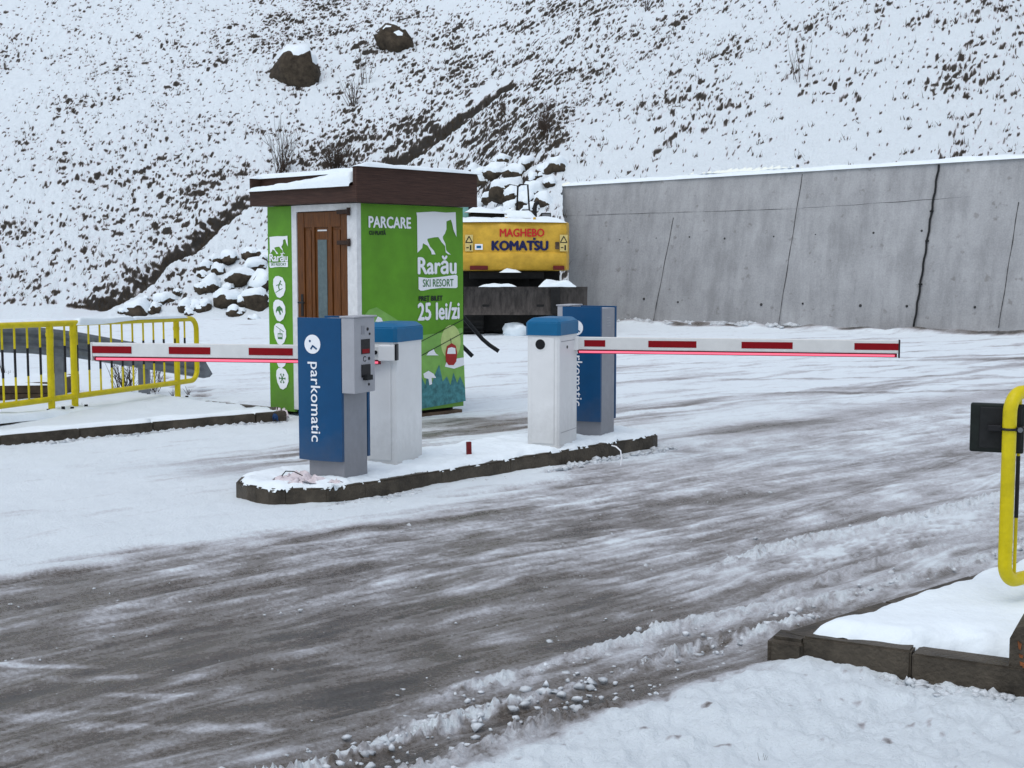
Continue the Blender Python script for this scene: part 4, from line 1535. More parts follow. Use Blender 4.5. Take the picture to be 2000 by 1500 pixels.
    for py in (414, 474):
        z = kface(668, py, 'l')[1]
        s = MB()
        s.box(-0.045, -0.014, yof(u1) - 0.05, yof(u1) + 0.13, z - 0.022, z + 0.022, 0.005)
        s.tube([(-0.035, yof(u1) - 0.05, z - 0.04), (-0.035, yof(u1) - 0.05, z + 0.04)], 0.018, 8)
        s.build('hasp', mat('rusty_iron', (0.04, 0.022, 0.016), 0.6, 0.4, 30), K)
    # corner strip
    b = MB()
    b.box(-0.002, 0.033, -0.003, 0.03, KZ0, KZ1 - 0.005, 0.003)
    b.build('corner_strip', M['white_paint'], K)
    # roof
    ov = 0.135
    KX = 1.56 - 0.075
    zr0, zr1, zr2 = KZ1 + 0.002, KZ1 + 0.17, KZ1 + 0.36
    b = MB()
    b.box(-ov, KX + ov, -ov, KY + ov, zr0, zr1, 0.006)
    roof = b.build('roof_slab', M['fascia'], K)
    b = MB()
    b.box(-ov - 0.004, KX + ov + 0.004, -ov - 0.028, -ov - 0.001, zr0 - 0.006, zr2, 0.006)     # tall board on the price side
    b.build('fascia_board', M['fascia'], roof)
    b = MB()
    b.box(-ov - 0.004, -ov + 0.09, -ov, -ov + 0.03, zr1 + 0.001, zr2 - 0.003, 0.004)
    b.box(-ov + 0.14, -ov + 0.17, -ov, KY + ov, zr1 + 0.001, zr2 - 0.05, 0.006)
    b.box(KX + ov - 0.03, KX + ov, -ov, KY + ov, zr1 + 0.001, zr2, 0.006)
    b.box(-ov, KX + ov - 0.031, KY + ov - 0.03, KY + ov, zr1 + 0.001, zr2 - 0.05, 0.006)
    b.build('parapet', M['fascia'], roof)
    # snow: on the ledge over the door, along the boards and on the flat top
    ns, nt = 70, 16
    P = []
    for i in range(ns + 1):
        u = i / ns
        y = KY + ov + 0.01 - u * (KY + 2 * ov - 0.035)
        row = []
        for j in range(nt + 1):
            v = j / nt
            x = -ov - 0.045 + 0.18 * v + 0.018 * float(noise(u * 9, v * 2, 6)) * (1 - v)
            hh = 0.03 + 0.165 * u ** 1.2 * (0.45 + 0.55 * v) + 0.012 * float(fbm(u * 10, v * 2, 8, 2))
            e = min(1, (v / 0.16)) ** 0.5 * min(1, (1 - u) / 0.01 + 0.3) * min(1, u / 0.04 + 0.1)
            row.append(Vector((x, y, zr1 - 0.012 + (0.012 + hh) * e)))
        P.append(row)
    b = MB()
    b.grid(P)
    # front lip hanging slightly over the edge
    snow_strip([(-ov - 0.015, KY + ov, zr2 - 0.056), (-ov + 0.15, KY + ov - 0.002, zr2 - 0.056), (-ov + 0.155, -ov + 0.05, zr2 - 0.056)], 0.05, 0.05, b, 3, step=0.05, lump=0.3, nscale=3)
    snow_strip([(-ov - 0.02, -ov - 0.01, zr2 - 0.004), (KX + ov + 0.02, -ov - 0.01, zr2 - 0.004)], 0.055, 0.038, b, 4, step=0.05, lump=0.55, nscale=3)
    snow_strip([(KX + ov - 0.01, -ov - 0.02, zr2 - 0.004), (KX + ov - 0.01, KY + ov, zr2 - 0.004)], 0.05, 0.04, b, 5, step=0.05, lump=0.5, nscale=3)
    b.grid([[(-ov + 0.17, -ov + 0.02, zr2 - 0.05), (KX + ov - 0.02, -ov + 0.02, zr2 - 0.02)], [(-ov + 0.17, KY + ov - 0.02, zr2 - 0.04), (KX + ov - 0.02, KY + ov - 0.02, zr2 - 0.03)]])
    b.build('snow_cover', M['snow'], roof, 'all')


kiosk()
kp = lambda x, y, z: K.matrix_basis @ Vector((x, y, z))
# litter at its left corner
w = kp(-0.1, KY - 0.15, 0.0)
crumple('litter', 'crumpled white and grey rubbish under the left corner of the kiosk', 'litter', G(546, 822, 0.02), 0.10, 0.08, 0.13, 12, M['paper'], 14)
crumple('blue_litter', 'small dark blue crushed packet beside the kiosk corner', 'litter', G(541, 822, 0.03) + Vector((0, -0.1, 0)), 0.035, 0.03, 0.10, 15, M['blueink'], 10)
# pipes poking out behind the kiosk
for lab, pts in (('long bent black pipe poking out low behind the right side of the kiosk', [PD(880, 590, 16.3), PD(911, 626, 16.4), PD(942, 662, 16.5), PD(956, 674, 16.5), PD(974, 686, 16.5)]),
                 ('short black pipe end sticking out lowest behind the kiosk', [PD(870, 645, 15.9), PD(909, 682, 15.9), PD(923, 696, 15.9)])):
    s = MB()
    e = pts[0] + Vector((-0.5, 0.15, 0))
    s.tube([Vector((e.x, e.y, pts[0].z + 0.3)), *pts], 0.026, 8)
    s.tube([Vector((e.x, e.y, -0.02)), Vector((e.x, e.y, pts[0].z + 0.31))], 0.028, 8)
    tag(s.build('black_pipe', M['rubber'], None, True), lab, 'pipe')


# ------------------------------------------------------------------ excavator, seen from behind
def excavator():
    D = 31.0
    px2 = lambda px: (px - 1000) / F * D
    pz = lambda py: CAMZ + (HZ - py) / F * D
    root = thing('excavator', 'yellow excavator parked with its back turned, snow on its engine cover', 'excavator', (px2(1000), D, 0))
    x0, x1 = px2(884), px2(1112)
    zb, zt = pz(529), pz(433)
    # counterweight: rounded profile in side view swept over the width, ends rounded
    n = 40
    prof = [(0.55, 0.0), (0.14, 0.0), (0.05, 0.025), (0.0, 0.09), (-0.035, 0.20), (-0.045, 0.30), (-0.02, 0.355), (0.035, 0.385), (0.035, 0.42), (0.03, 0.80), (0.045, 0.92), (0.11, 0.985), (0.24, 1.0), (0.55, 1.0)]
    P = []
    for i in range(n + 1):
        u = i / n
        a = 2 * u - 1
        xx = (x0 + x1) / 2 + (x1 - x0) / 2 * math.sin(a * math.pi / 2) ** 1 if False else x0 + (x1 - x0) * u
        e = max(0, abs(a) - 0.90) / 0.10
        back = 0.28 * (1 - math.sqrt(max(0, 1 - e * e))) + 0.05 * a * a
        P.append([Vector((xx, y + back, zb + z * (zt - zb) + (0.02 * e * e if z < 0.5 else -0.03 * e * e))) for y, z in prof])
    b = MB()
    b.grid(P)
    for i in (0, -1):
        vs = [b.bm.verts.new(p) for p in P[i]]
        b.bm.faces.new(vs)
    bmesh.ops.remove_doubles(b.bm, verts=b.bm.verts, dist=0.0005)
    cw = b.build('counterweight', M['exyellow'], root, 35)
    FRm = frame((0, -0.012 + 0.035, 0), (1, 0, 0), (0, 0, 1))
    bx = lambda a, c, y0, y1: (px2(a), px2(c), pz(y1), pz(y0))
    lettering('MAGHEBO', bx(976, 1063, 447, 463), FRm, M['redink'], cw, 0.035, 0.006)
    lettering('KOMATSU', bx(960, 1071, 470, 490), FRm, M['navy'], cw, 0.065, 0.006)
    s = MB()
    s.prism(rect(*bx(1041, 1046, 465, 469)), 0.004, FRm)
    s.build('logo_dot', M['navy'], cw)

    def st(name, a, c, y0, y1, m, par=cw, z=0.0):
        s = MB()
        s.prism(rect(*bx(a, c, y0, y1)), 0.004, FRm @ Matrix.Translation((0, 0, z)))
        return s.build(name, m, par)
    for a in (909, 1093):
        k = st('warning_sticker', a, a + 15, 459, 491, M['sticker'])
        s = MB()
        t0, t1, t2 = (px2(a + 1), pz(474)), (px2(a + 14), pz(474)), (px2(a + 7.5), pz(462))
        for q0, q1 in ((t0, t1), (t1, t2), (t2, t0)):
            s.prism(stroke(q0, q1, 0.022), 0.002, FRm @ Matrix.Translation((0, 0, 0.005)))
        s.prism(rect(*bx(a + 9, a + 12, 479, 489)), 0.002, FRm @ Matrix.Translation((0, 0, 0.005)))
        s.prism(rect(*bx(a + 2, a + 7, 483, 485)), 0.002, FRm @ Matrix.Translation((0, 0, 0.005)))
        s.build('warning_mark', M['black'], k)
    k = st('white_sticker', 928, 943, 477, 488, M['ink'])
    st('sticker_mark', 931, 940, 480, 485, M['cap'], k, 0.005)
    st('brown_sticker', 1084, 1092, 473, 487, M['plank'])
    f0 = frame((0, -0.035, 0), (1, 0, 0), (0, 0, 1))
    for a, c in ((918, 953), (1080, 1102)):
        s = MB()
        s.box(px2(a), px2(c), -0.025, 0.03, pz(527), pz(519), 0.01)
        s.build('rear_reflector', mat('dark_red_lens', (0.12, 0.012, 0.01), 0.4, 0.3, 20), cw)
    # engine cover and deck ahead of the counterweight
    b = MB()
    b.box(x0 + 0.1, x1 - 0.15, 0.56, 2.6, zb + 0.05, zt - 0.05, 0.06)
    b.build('engine_cover', M['exyellow'], root, 30)
    b = MB()
    b.box(px2(915), px2(985), 0.9, 1.5, zt - 0.1, pz(413), 0.05)
    b.build('hood_vent', M['exblack'], root, 30)
    # snow on top
    b = MB()
    snow_strip([(x0 + 0.05, 0.24, zt - 0.02), ((x0 + x1) / 2, 0.24, zt - 0.012), (x1 - 0.06, 0.26, zt - 0.03)], 0.22, 0.085, b, 3, step=0.06, lump=0.9, jag=0.35, nscale=2.2)
    snow_strip([(px2(905), 1.1, pz(413)), (px2(990), 1.1, pz(416))], 0.3, 0.10, b, 8, step=0.07, lump=0.6, nscale=2)
    snow_strip([(px2(985), 0.75, pz(424)), (px2(1050), 0.75, pz(426))], 0.25, 0.14, b, 9, step=0.07, lump=0.7, nscale=2)
    b.build('snow_cover', M['snow'], root, 'all')
    b = MB()
    for a in (989, 1044):
        b.box(px2(a) - 0.03, px2(a) + 0.03, 0.2, 0.28, zt - 0.02, zt + 0.10, 0.01)
    b.build('lifting_lug', M['exyellow'], root)
    s = MB()
    s.tube([(px2(1009), 1.6, pz(425)), (px2(1012), 1.6, pz(358)), (px2(1016), 1.6, pz(355)), (px2(1032), 1.6, pz(355)), (px2(1036), 1.5, pz(420))], 0.022, 8)
    s.build('handrail', M['exblack'], root, True)
    s = MB()
    s.tube([(px2(1045), 0.8, pz(432)), (px2(1045), 0.8, pz(405)), (px2(1047), 0.85, pz(397)), (px2(1051), 0.95, pz(394))], [0.06, 0.055, 0.05, 0.05], 10)
    s.build('exhaust_pipe', M['exblack'], root, True)
    s = MB()
    s.box(px2(1058), px2(1078), 0.9, 0.96, pz(424), pz(414), 0.01)
    m_ = s.build('mirror', M['exblack'], root)
    s = MB()
    s.box(px2(1060), px2(1076), 0.893, 0.899, pz(422), pz(416))
    s.build('mirror_glass', M['galv'], m_)
    # cab on the left, mostly hidden by the kiosk
    c0, c1 = px2(850), px2(922) * 1.06
    b = MB()
    for xx in (c0, c1 - 0.07):
        for yy in (1.5, 2.75):
            b.box(xx, xx + 0.07, yy, yy + 0.07, zb + 0.1, 3.18, 0.01)
    b.box(c0 - 0.02, c1 + 0.02, 1.46, 2.86, 3.18, 3.28, 0.03)
    b.box(c0, c1, 1.5, 2.82, zb, zb + 0.55, 0.03)
    cb = b.build('cab', M['exblack'], root)
    b = MB()
    b.box(c0 + 0.05, c1 - 0.02, 1.52, 1.54, zb + 0.5, 3.18)
    b.box(c1 - 0.05, c1 - 0.03, 1.57, 2.75, zb + 0.5, 3.18)
    b.build('cab_window', M['teal'], cb)
    # slewing ring, tracks, blade
    b = MB()
    b.tube([(0.05, 1.7, 0.9), (0.05, 1.7, zb + 0.02)], 0.62, 28)
    b.box(-1.0, px2(1062), 0.25, 2.6, pz(545), zb - 0.003, 0.03)
    b.build('slewing_frame', M['exblack'], root)
    b = MB()
    b.box(-1.2, 1.1, 0.45, 2.9, 0.06, 0.95, 0.04)
    b.box(-1.35, 1.15, 1.2, 1.5, 0.9, zb + 0.02, 0.03)
    b.build('undercarriage_frame', M['exblack'], root)
    for xc in (-0.95, 0.92):
        b = MB()
        pts = []
        L0, L1, rz = 0.45, 3.4, 0.40
        for a in range(90, 271, 20):
            pts.append((L0 + rz * math.cos(R(a)), rz + rz * math.sin(R(a))))
        for a in range(-90, 91, 20):
            pts.append((L1 + rz * math.cos(R(a)), rz + rz * math.sin(R(a))))
        b.prism([(y, z) for y, z in pts], 0.56, frame((xc - 0.28, 0, 0), (0, 1, 0), (0, 0, 1)))
        for k, (y, z) in enumerate(pts[:10]):
            b.box(xc - 0.29, xc + 0.29, y - 0.035, y + 0.035, z - 0.02, z + 0.02)
        b.build('track', M['exblack'], root)
    b = MB()
    bz0, bz1 = pz(613), pz(559)
    xa, xb = px2(906) * 0.985, px2(1147) * 0.985
    P = []
    for i in range(13):
        row = []
        u = i / 12
        for j in range(9):
            v = j / 8
            row.append(Vector((xa + (xb - xa) * u, -0.50 + 0.10 * (2 * v - 1) ** 2 * -1 + 0.1, bz0 + (bz1 - bz0) * v)))
        P.append(row)
    b.grid(P)
    Q = [[p + Vector((0, 0.07, 0)) for p in r_] for r_ in P]
    b.grid(Q)
    for A, Bq in ((P[0], Q[0]), (P[-1], Q[-1]), ([r_[0] for r_ in P], [r_[0] for r_ in Q]), ([r_[-1] for r_ in P], [r_[-1] for r_ in Q])):
        b.grid([A, Bq])
    bl = b.build('blade', M['steel'], root, 30)
    s = MB()
    s.box(px2(1074), px2(1092), -0.54, -0.505, bz0 + 0.02, bz1 - 0.02, 0.006)
    s.build('blade_rib', M['exblack'], bl)
    s = MB()
    for xx in (-0.6, 0.65):
        s.box(xx - 0.09, xx + 0.09, -0.42, 0.9, 0.55, 0.75, 0.02)
    s.build('blade_arm', M['exblack'], root)
    b = MB()
    snow_strip([(px2(935), -0.42, bz1 - 0.005), (px2(1010), -0.42, bz1 - 0.005)], 0.08, 0.06, b, 21, step=0.06, lump=0.8, nscale=3)
    snow_strip([(px2(1050), -0.42, bz1 - 0.005), (px2(1125), -0.42, bz1 - 0.005)], 0.09, 0.11, b, 22, step=0.06, lump=0.9, nscale=3)
    snow_strip([(px2(975), -0.05, pz(532)), (px2(1018), -0.05, pz(532))], 0.12, 0.07, b, 23, step=0.06, lump=0.9, nscale=4)
    b.build('snow_cover', M['snow'], bl, 'all')


excavator()
def mound(label, loc, rx, ry, h, seed):
    v = BV2 * (1 + 0.35 * noise(BV2[:, 0] * 1.6 + seed, BV2[:, 1] * 1.6 + BV2[:, 2], seed) + 0.2 * noise(BV2[:, 0] * 4 + seed, BV2[:, 2] * 4, seed + 1))[:, None] * np.array([rx, ry, h])
    o = np_mesh('snow_heap', v, BF2, M['snow'])
    o.location = loc
    return tag(o, label, 'snow heap')


mound('lump of snow lying in the dark gap under the excavator blade', (0.10, 30.75, 0.12), 0.30, 0.22, 0.20, 33)
mound('low flattened snow lump at the right end of the excavator tracks', (0.95, 30.5, 0.03), 0.34, 0.2, 0.10, 37)


# ------------------------------------------------------------------ left railing, its plinth, the crash barrier
_a, _b = PD(0, 700, 13.0), PD(383, 700, 16.4)
fa = Vector((_a.x, _a.y, 0))
fdir = (Vector((_b.x, _b.y, 0)) - fa)
FLEN = fdir.length
fdir.normalize()
Z = Vector((0, 0, 1))


def fence_at(px):
    u = (px - 1000) / F
    k = (u * fa.y - fa.x) / (fdir.x - u * fdir.y)
    return fa + fdir * k


def fz(p, z0, z1):
    """height on the sloping railing: z0 at the photo's left edge, z1 at its right end"""
    k = (p - fa).dot(fdir) / FLEN
    return z0 + (z1 - z0) * k


ZT, ZB, ZG = (1.085, 1.015), (0.300, 0.255), (0.205, 0.035)


def baluster(root, p, z0, z1, zb0, zb1, r=0.0095):
    s = MB()
    s.tube([(p.x, p.y, z0), (p.x, p.y, z1)], r, 8)
    o = s.build('baluster', M['yellow'], root, True)
    s = MB()
    s.tube([(p.x, p.y, zb0), (p.x, p.y, zb1)], r + 0.0015, 8)
    s.build('black_band', M['black'], o, True)


def bend(c, a0, a1, r, ux, n=8):
    """quarter bend in the vertical plane holding ux"""
    return [c + ux * (r * math.cos(R(a0 + (a1 - a0) * i / n))) + Vector((0, 0, r * math.sin(R(a0 + (a1 - a0) * i / n)))) for i in range(n + 1)]


def left_railing():
    root = thing('railing', 'yellow tubular railing with black-banded bars along the left pavement', 'railing', (fa.x, fa.y, 0))
    L = lambda px: fence_at(px) - fa
    H = lambda p, zz: p + Z * fz(p + fa, *zz)
    start, end = L(-420), L(383)
    rr = 0.14
    eb, et = end - fdir * rr, end - fdir * rr
    loop = [H(start, ZB), H(eb, ZB)] + bend(H(eb, ZB) + Z * rr, -80, 0, rr, fdir) + bend(H(et, ZT) - Z * rr, 0, 80, rr, fdir) + [H(et, ZT), H(start, ZT)]
    s = MB()
    s.tube(loop, 0.031, 12)
    s.build('rail', M['yellow'], root, True)
    for px in (-330, -150, 96, 142, 344):
        p = L(px)
        s = MB()
        g = fz(p + fa, *ZG)
        t = fz(p + fa, *ZT)
        s.tube([p + Z * (g - 0.10), p + Z * t], 0.036, 12)
        s.tube([p + Z * (t - 0.13), p + Z * (t - 0.09)], 0.041, 12)
        q_ = s.build('post', M['yellow'], root, True)
        for sg in (-1, 1):
            s = MB()
            c = p + fdir * 0.12 * sg + Z * (g - 0.01) + Vector((fdir.y, -fdir.x, 0)) * 0.05
            s.tube([c, c + Z * 0.045], 0.020, 8)
            s.build('anchor_bolt', M['black'], q_)
    pxs = [2.5 - 24.7 * k for k in range(1, 13)] + [2.5, 27, 52, 77, 101.5, 125, 149, 172, 194, 216, 237.5, 258, 279, 299, 319, 341.5, 360]
    for px in pxs:
        p = L(px)
        zb, zt = fz(p + fa, *ZB), fz(p + fa, *ZT)
        baluster(root, p, zb, zt, zb + (zt - zb) * 0.34, zb + (zt - zb) * 0.70, 0.0115)
    b = MB()
    snow_strip([H(L(x), ZT) + Z * o_ for x, o_ in ((144, -0.022), (165, -0.024), (190, -0.022), (215, -0.012), (235, 0.0), (262, 0.012))], lambda w: 0.046, lambda w: 0.078 - 0.030 * w, b, seed=4, step=0.03, jag=0.08, lump=0.12, nscale=3)
    snow_strip([H(L(x), ZT) + Z * 0.012 for x in (255, 300, 364)], 0.034, 0.036, b, seed=6, step=0.03, jag=0.1, lump=0.2, nscale=3)
    b.build('snow_cover', M['snow'], root, 'all')


left_railing()
perp = Vector((-fdir.y, fdir.x, 0))
root = thing('plinth', 'low dark concrete plinth under the yellow railing', 'low wall')
q0, q1 = fence_at(-450), fence_at(372)
G_ = lambda p, o_: Vector((p.x, p.y, fz(p, *ZG) + o_))
b = MB()
pr = [(-0.14, -0.4), (0.13, -0.4), (0.13, -0.045), (0.12, -0.035), (-0.13, -0.035), (-0.14, -0.045)]
ends = [[b.bm.verts.new(G_(q, z) + perp * o_) for o_, z in pr] for q in (q0, q1)]
for k in range(6):
    b.bm.faces.new((ends[0][k], ends[0][(k + 1) % 6], ends[1][(k + 1) % 6], ends[1][k]))
b.bm.faces.new(ends[0][::-1])
b.bm.faces.new(ends[1])
b.build('concrete', M['kerb'], root)
s = snow_strip([G_(q0.lerp(q1, k / 8), -0.06) - perp * 0.012 for k in range(9)], 0.15, 0.075, seed=14, step=0.04, jag=0.16, lump=0.5, nscale=2.5)
s.build('snow_cover', M['snow'], root, 'all')


def crash_barrier():
    root = thing('guardrail', 'grey steel crash barrier sloping down behind the yellow railing', 'crash barrier')
    A, B, C_, E = PD(-260, 650, 13.9), PD(60, 664, 15.0), PD(150, 674, 15.6), PD(396, 716, 17.6)
    path = [A, B, C_, C_.lerp(E, 0.33), C_.lerp(E, 0.66), E]
    prof = [(-0.155, 0.0), (-0.150, 0.035), (-0.115, 0.06), (-0.075, 0.06), (-0.035, 0.01), (0.0, 0.0), (0.035, 0.01), (0.075, 0.06), (0.115, 0.06), (0.150, 0.035), (0.155, 0.0)]
    P = []
    for i, p in enumerate(path):
        t = (path[min(i + 1, len(path) - 1)] - path[max(i - 1, 0)]).normalized()
        out = Vector((t.y, -t.x, 0)).normalized()
        P.append([p + Vector((0, 0, v)) + out * o_ for v, o_ in prof])
    b = MB()
    b.grid(P)
    for r_ in [list(r_) for r_ in P]:
        pass
    back = [[p + Vector((0.004, 0.010, 0)) for p in r_] for r_ in P]
    b.grid(back)
    # flattened fish-tail end
    t = (path[-1] - path[-2]).normalized()
    b.grid([[P[-1][0], P[-1][-1]], [P[-1][0] + t * 0.14 + Vector((0, 0, 0.03)), P[-1][-1] + t * 0.02], [P[-1][0] + t * 0.20 + Vector((0, 0, 0.08)), P[-1][-1] + t * 0.08 - Vector((0, 0, 0.1))]])
    bm_ = b.build('beam', M['galv'], root, 30)
    s = MB()
    for f in (0.45, 0.97):
        p = C_.lerp(E, f)
        s.tube([p + Vector((0.0, -0.075, 0.0)), p + Vector((0, -0.02, 0))], 0.018, 8)
    s.build('bolt', M['grey2'], bm_)
    for px, D, top in ((116, 15.5, 0.84), (281, 16.85, 0.62), (-120, 14.5, 0.95)):
        c = PD(px, 700, D)
        s = MB()
        s.box(c.x - 0.065, c.x - 0.055, c.y - 0.05, c.y + 0.05, -0.1, top, 0.002)
        s.box(c.x - 0.065, c.x + 0.06, c.y - 0.055, c.y - 0.045, -0.1, top, 0.002)
        s.box(c.x + 0.05, c.x + 0.06, c.y - 0.05, c.y + 0.05, -0.1, top, 0.002)
        s.build('post', M['galv'], root)


crash_barrier()
for lab, px, py, D, h, n, sp in (('bare twiggy shrub behind the railing beside the second guardrail post', 245, 785, 17.1, 0.62, 26, 0.75),
                                 ('leaning thin shrub right of the second guardrail post', 300, 780, 17.3, 0.62, 12, 1.0),
                                 ('few thin stalks behind the far left of the railing', 12, 760, 16.5, 0.62, 9, 0.5)):
    bush('bare_shrub', lab, PD(px, py, D) * 1.0 - Vector((0, 0, PD(px, py, D).z - 0.01)), h, n, sp, px, 0.006, 3, 'shrub')
for i, (px, py) in enumerate(((190, 795), (215, 793), (330, 788), (395, 790), (365, 787), (60, 800))):
    p = fence_at(px) + perp * 0.22 + Z * 0.10
    bush('weed', 'little dry weed tuft in the snow along the back of the railing plinth', p, 0.13, 6, 0.9, 900 + i, 0.004, 1, 'weed', 'weed tufts behind the railing')

# low board-sided bed at the far left, snow on top
pbx = PD(103, 800, 15.6)
root = thing('planter_box', 'low brown board-sided box topped with snow at the left edge behind the railing', 'planter', (pbx.x - 0.95, pbx.y, 0.03), R(4))
b = MB()
for k in range(2):
    b.box(-1.3, 0.93, -0.02 + 0.003 * k, 0.03, 0.0 + 0.135 * k, 0.13 + 0.135 * k, 0.008)
b.box(0.905, 0.95, 0.0, 1.2, 0, 0.262, 0.008)
b.box(-1.35, -1.3, 0.0, 1.2, 0, 0.262, 0.008)
b.box(-1.3, 0.9, 1.17, 1.2, 0, 0.262, 0.008)
b.build('board_side', M['plank'], root)
s = snow_strip([(-1.3, 0.58, 0.235), (0.95, 0.58, 0.235)], 0.66, 0.07, seed=3, step=0.08, jag=0.05, lump=0.3, nscale=2)
s.build('snow_cover', M['snow'], root, 'all')
b = MB()
c = G(130, 800, 0.1)

# ------------------------------------------------------------------ near right corner: kerb, snow slab, railing end, block
A = G(1500, 1300)
fd = (G(1965, 1368) - A)
fd.z = 0
fd.normalize()
rd = Vector((C42, S42, 0))
A2 = A + fd * 0.13 + rd * 0.02
k1 = A2 + fd * 0.9
kerb_run('pavement_kerb', [(A2.x, A2.y), (k1.x, k1.y), ((k1 + fd * 2.2).x, (k1 + fd * 2.2).y)], 0.13, -0.15, 0.135, 0.48, 1)
e0 = A + rd * 0.10
kerb_run('pavement_kerb', [((A + rd * 7).x, (A + rd * 7).y), (e0.x, e0.y)], 0.12, -0.15, 0.125, 0.8, 1)
b = MB()
t = bmesh.new()
bmesh.ops.create_cube(t, size=1)
for v in t.verts:
    v.co = Vector((v.co.x * 0.17, v.co.y * 0.16, v.co.z * 0.27))
bmesh.ops.bevel(t, geom=t.edges[:], offset=0.025, segments=3, affect='EDGES')
b.merge(t, frame(A + fd * 0.045 + rd * 0.085 + Vector((0, 0, -0.01)), fd, Vector((-fd.y, fd.x, 0))))
structure(b.build('corner_kerbstone', M['kerb'], None, 30))


def slab():
    ns, nt = 200, 260
    u = np.linspace(0, 1, ns) ** 1.0 * 3.4
    v = np.linspace(0, 1, nt) ** 1.3 * 7.0
    uu, vv = np.meshgrid(u, v, indexing='ij')
    O = A + fd * 0.12 + rd * 0.07
    jag = 0.035 * fbm(uu * 4, vv * 4, 151, 3)
    x = O.x + fd.x * uu + rd.x * vv
    y = O.y + fd.y * uu + rd.y * vv
    e = np.minimum(uu * 0.95, vv * 0.95) + jag
    # front edge snow has slid back from the kerb towards the block
    e = np.minimum(e, vv - 0.10 * sst(0.35, 0.6, uu) + jag)
    prof = np.clip(e / 0.09, 0, 1) ** 0.55
    z = 0.095 + prof * (0.100 + 0.012 * fbm(x * 2.5, y * 2.5, 152, 3)) + 0.04 * sst(0.2, 1.5, vv) * 0.4
    z -= 0.05 * np.exp(-(((uu - 0.62) / 0.22) ** 2 + ((vv - 0.13) / 0.10) ** 2)) * (1 + fbm(x * 9, y * 9, 153, 2))
    structure(np_mesh('pavement_snow', np.stack([x, y, z], -1).reshape(-1, 3), grid_faces(ns, nt, e > -0.02), M['snow']))


slab()
# block at the right edge
root = thing('concrete_block', 'worn brown concrete block with orange marks at the right edge of the photo', 'concrete block', G(1968, 1364), math.atan2(fd.y, fd.x))
b = MB()
b.prism([(0.0, -0.12), (0.42, -0.12), (0.42, 0.30), (0.07, 0.30), (0.02, 0.285), (0.0, 0.24)], 0.30, frame((0, 0.30, 0), (1, 0, 0), (0, 0, 1)))
bmesh.ops.recalc_face_normals(b.bm, faces=b.bm.faces)
b.build('block', M['kerb'], root)
s = MB()
f = frame((0, -0.002, 0), (1, 0, 0), (0, 0, 1))
for pl in ([(0.030, 0.235), (0.045, 0.225), (0.042, 0.20), (0.034, 0.205)], [(0.036, 0.185), (0.052, 0.18), (0.050, 0.168), (0.038, 0.172)], [(0.040, 0.155), (0.062, 0.150), (0.060, 0.115), (0.050, 0.112), (0.052, 0.138), (0.042, 0.140)]):
    s.prism(pl[::-1], 0.003, f @ Matrix.Translation((0, 0, 0)))
s.build('orange_mark', M['orange'], root)


def right_railing():
    P0 = PD(1966, 1000, 5.75)
    root = thing('railing', 'end of a thick yellow railing at the right edge carrying a dark box', 'railing', (P0.x, P0.y, 0))
    dirn = Vector((0.80, 0.60, 0))
    zt, zb, rr = 1.135, 0.30, 0.085
    end = Vector((0, 0, 0))
    far = dirn * 3.2
    loop = [far + Z * (zb + 0.0)] + [end + dirn * rr + Z * zb] + bend(end + dirn * rr + Z * (zb + rr), -80, 0, rr, -dirn) + bend(end + dirn * rr + Z * (zt - rr), 0, 80, rr, -dirn) + [end + dirn * rr + Z * zt, far + Z * zt]
    s = MB()
    s.tube(loop, 0.030, 16)
    s.build('rail', M['yellow'], root, True)
    for k in range(10):
        baluster(root, dirn * (0.075 + 0.14 * k), zb, zt, 0.58, 0.855, 0.008)
    for d_ in (1.1, 2.9):
        s = MB()
        s.tube([dirn * d_ + Z * 0.05, dirn * d_ + Z * zt], 0.034, 12)
        s.build('post', M['yellow'], root, True)
    bx = thing('clamped_box', 'flat dark box strapped to the end of the yellow railing at the right edge', 'box', (P0.x, P0.y, 0), R(-22))
    z0, z1 = CAMZ - (890 - HZ) / F * 5.75, CAMZ - (792 - HZ) / F * 5.75
    s = MB()
    s.box(-0.165, 0.06, 0.045, 0.085, z0, z1, 0.008)
    hb = s.build('housing', M['darkbox'], bx)
    s = MB()
    s.box(-0.125, 0.05, 0.036, 0.046, z0 + 0.02, z1 - 0.015, 0.004)
    s.build('back_plate', M['rubber'], hb)
    s = MB()
    zc = (z0 + z1) / 2 + 0.005
    s.tube([Vector((0.033 * math.cos(R(a)), 0.033 * math.sin(R(a)), zc)) for a in range(-200, 21, 20)], 0.006, 6)
    s.box(-0.09, -0.03, 0.0, 0.04, zc - 0.014, zc + 0.014, 0.004)
    s.box(0.028, 0.06, -0.02, 0.045, zc - 0.012, zc + 0.012, 0.004)
    s.build('clamp', M['black'], bx)
    s = MB()
    s.tube([Vector((0.045, -0.035, zc)), Vector((0.045, -0.015, zc))], 0.011, 8)
    s.build('bolt', M['galv'], bx)


right_railing()


for px, py, lab in ((1668, 1497, 'pair of thin dark grass stalks in the snow at the bottom edge of the photo'), (1590, 1412, 'faint grass sprig in the trampled snow below the corner kerb'), (1490, 1475, 'tiny dark grass tuft melted through the snow near the bottom edge')):
    bush('grass_sprig', lab, G(px, py, 0.02), 0.07, 4, 0.6, px, 0.0016, 0, 'grass sprig')


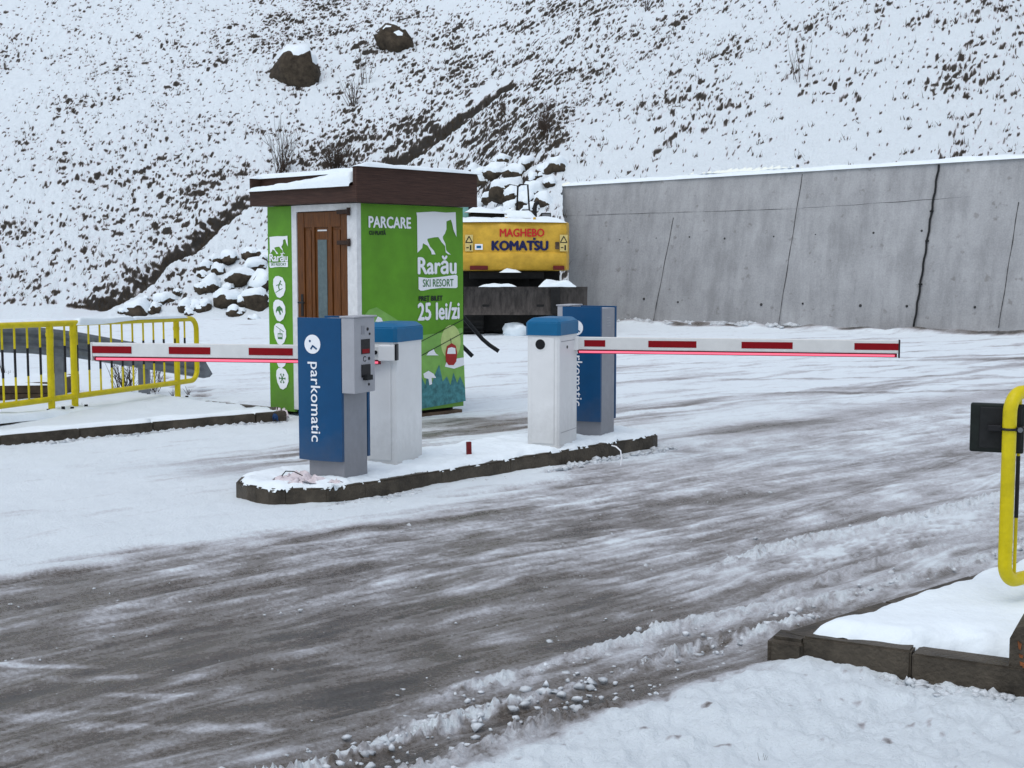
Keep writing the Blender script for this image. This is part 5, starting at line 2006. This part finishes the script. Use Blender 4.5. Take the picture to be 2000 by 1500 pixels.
# ------------------------------------------------------------------ loose slush and snow clods
def clods():
    pts = []

    def put(x, y, z, r):
        r = min(r, 0.019 if y < 9 else 0.032 if y < 16 else 0.13)
        pts.append((x, y, z, r))

    def st_xy(s, t):
        return s * C42 - t * S42, s * S42 + t * C42
    for tr, sa, sb, n, r in ((3.68, 1.9, 5.3, 150, 0.013), (3.98, 3.2, 5.4, 50, 0.011), (3.40, 1.8, 3.9, 110, 0.012), (3.86, 5, 9, 50, 0.012), (4.66, 5.6, 9.5, 100, 0.012)):
        for _ in range(n):
            s = rnd.uniform(sa, sb)
            t = tr + 0.07 * float(noise(s * 0.8, tr, 81)) + rnd.gauss(0, 0.06) + (0.02 * (s - 5) if tr in (3.98, 4.66) else 0) - (0.02 * (s - 5) if tr == 3.86 else 0)
            x, y = st_xy(s, t)
            put(x, y, 0.012, r * rnd.lognormvariate(-0.2, 0.5))
    for _ in range(260):     # crumbs in the near lane
        x, y = st_xy(rnd.uniform(2.2, 4.6), rnd.gauss(3.45, 0.3))
        put(x, y, 0.002, 0.0062 * rnd.lognormvariate(0, 0.5))
    for _ in range(520):
        s_ = rnd.uniform(2, 8)
        x, y = st_xy(s_, rnd.choice((4.3, 4.9, 5.1, 5.6, 6.1, 6.5)) + rnd.gauss(0, 0.10) + 0.1 * math.sin(s_ * 1.3))
        put(x, y, 0.0, 0.0032 * rnd.lognormvariate(0, 0.5))
    # snow thrown against the island kerb and the left kerb
    for _ in range(330):
        s = rnd.uniform(S0 + 0.5, S1)
        p = isl(s, T0 - abs(rnd.gauss(0, 0.07)) - 0.01)
        put(p.x, p.y, 0.015, 0.02 * rnd.lognormvariate(-0.2, 0.55))
    for _ in range(90):
        a = rnd.uniform(0, 1)
        p = isl(S0 - 0.03 + rnd.uniform(0, .6), T0 - abs(rnd.gauss(0, 0.05)) - 0.02)
        put(p.x, p.y, 0.012, 0.02 * rnd.lognormvariate(-0.2, 0.5))
    for _ in range(260):
        i = rnd.choice((0, 1, 1, 2, 2, 3))
        a, c = Vector(KERB_L[i]), Vector(KERB_L[i + 1])
        p = a.lerp(c, rnd.random()) + Vector(((c - a).y, -(c - a).x)).normalized() * abs(rnd.gauss(0, 0.06))
        put(p.x, p.y, 0.02, 0.022 * rnd.lognormvariate(-0.2, 0.5))
    # at the foot of the concrete wall
    for _ in range(170):
        L = rnd.uniform(1.5, 8)
        p = WA + WDIR * L - WBACK * (0.1 + abs(rnd.gauss(0, 0.2)))
        put(p.x, p.y, 0.08, 0.09 * rnd.lognormvariate(-0.2, 0.4))
    # against the corner kerb
    for _ in range(150):
        p = A + fd * rnd.uniform(0.1, 1.0) - rd * 0.0 + Vector((fd.y, -fd.x, 0)) * abs(rnd.gauss(0.02, 0.05))
        put(p.x, p.y, 0.02, 0.026 * rnd.lognormvariate(-0.2, 0.45))
    V, Fc = [], []
    for i, (x, y, z, r) in enumerate(pts):
        q_ = np.random.default_rng(i)
        v = BV * (1 + 0.30 * q_.normal(size=(len(BV), 1))) * np.array([q_.uniform(0.8, 1.5), q_.uniform(0.8, 1.3), q_.uniform(0.5, 0.9)]) * r
        V.append(v + np.array([x, y, z]))
        Fc.append(BF + i * len(BV))
    o = np_mesh('snow_clods', np.concatenate(V), np.concatenate(Fc), mat('slush_clods', (0.58, 0.62, 0.65), 0.35, 0.35, 12, 0.3, 60))
    tag(o, 'loose clods of snow and slush thrown up along the tyre tracks and kerbs', 'slush', kind='stuff')


clods()
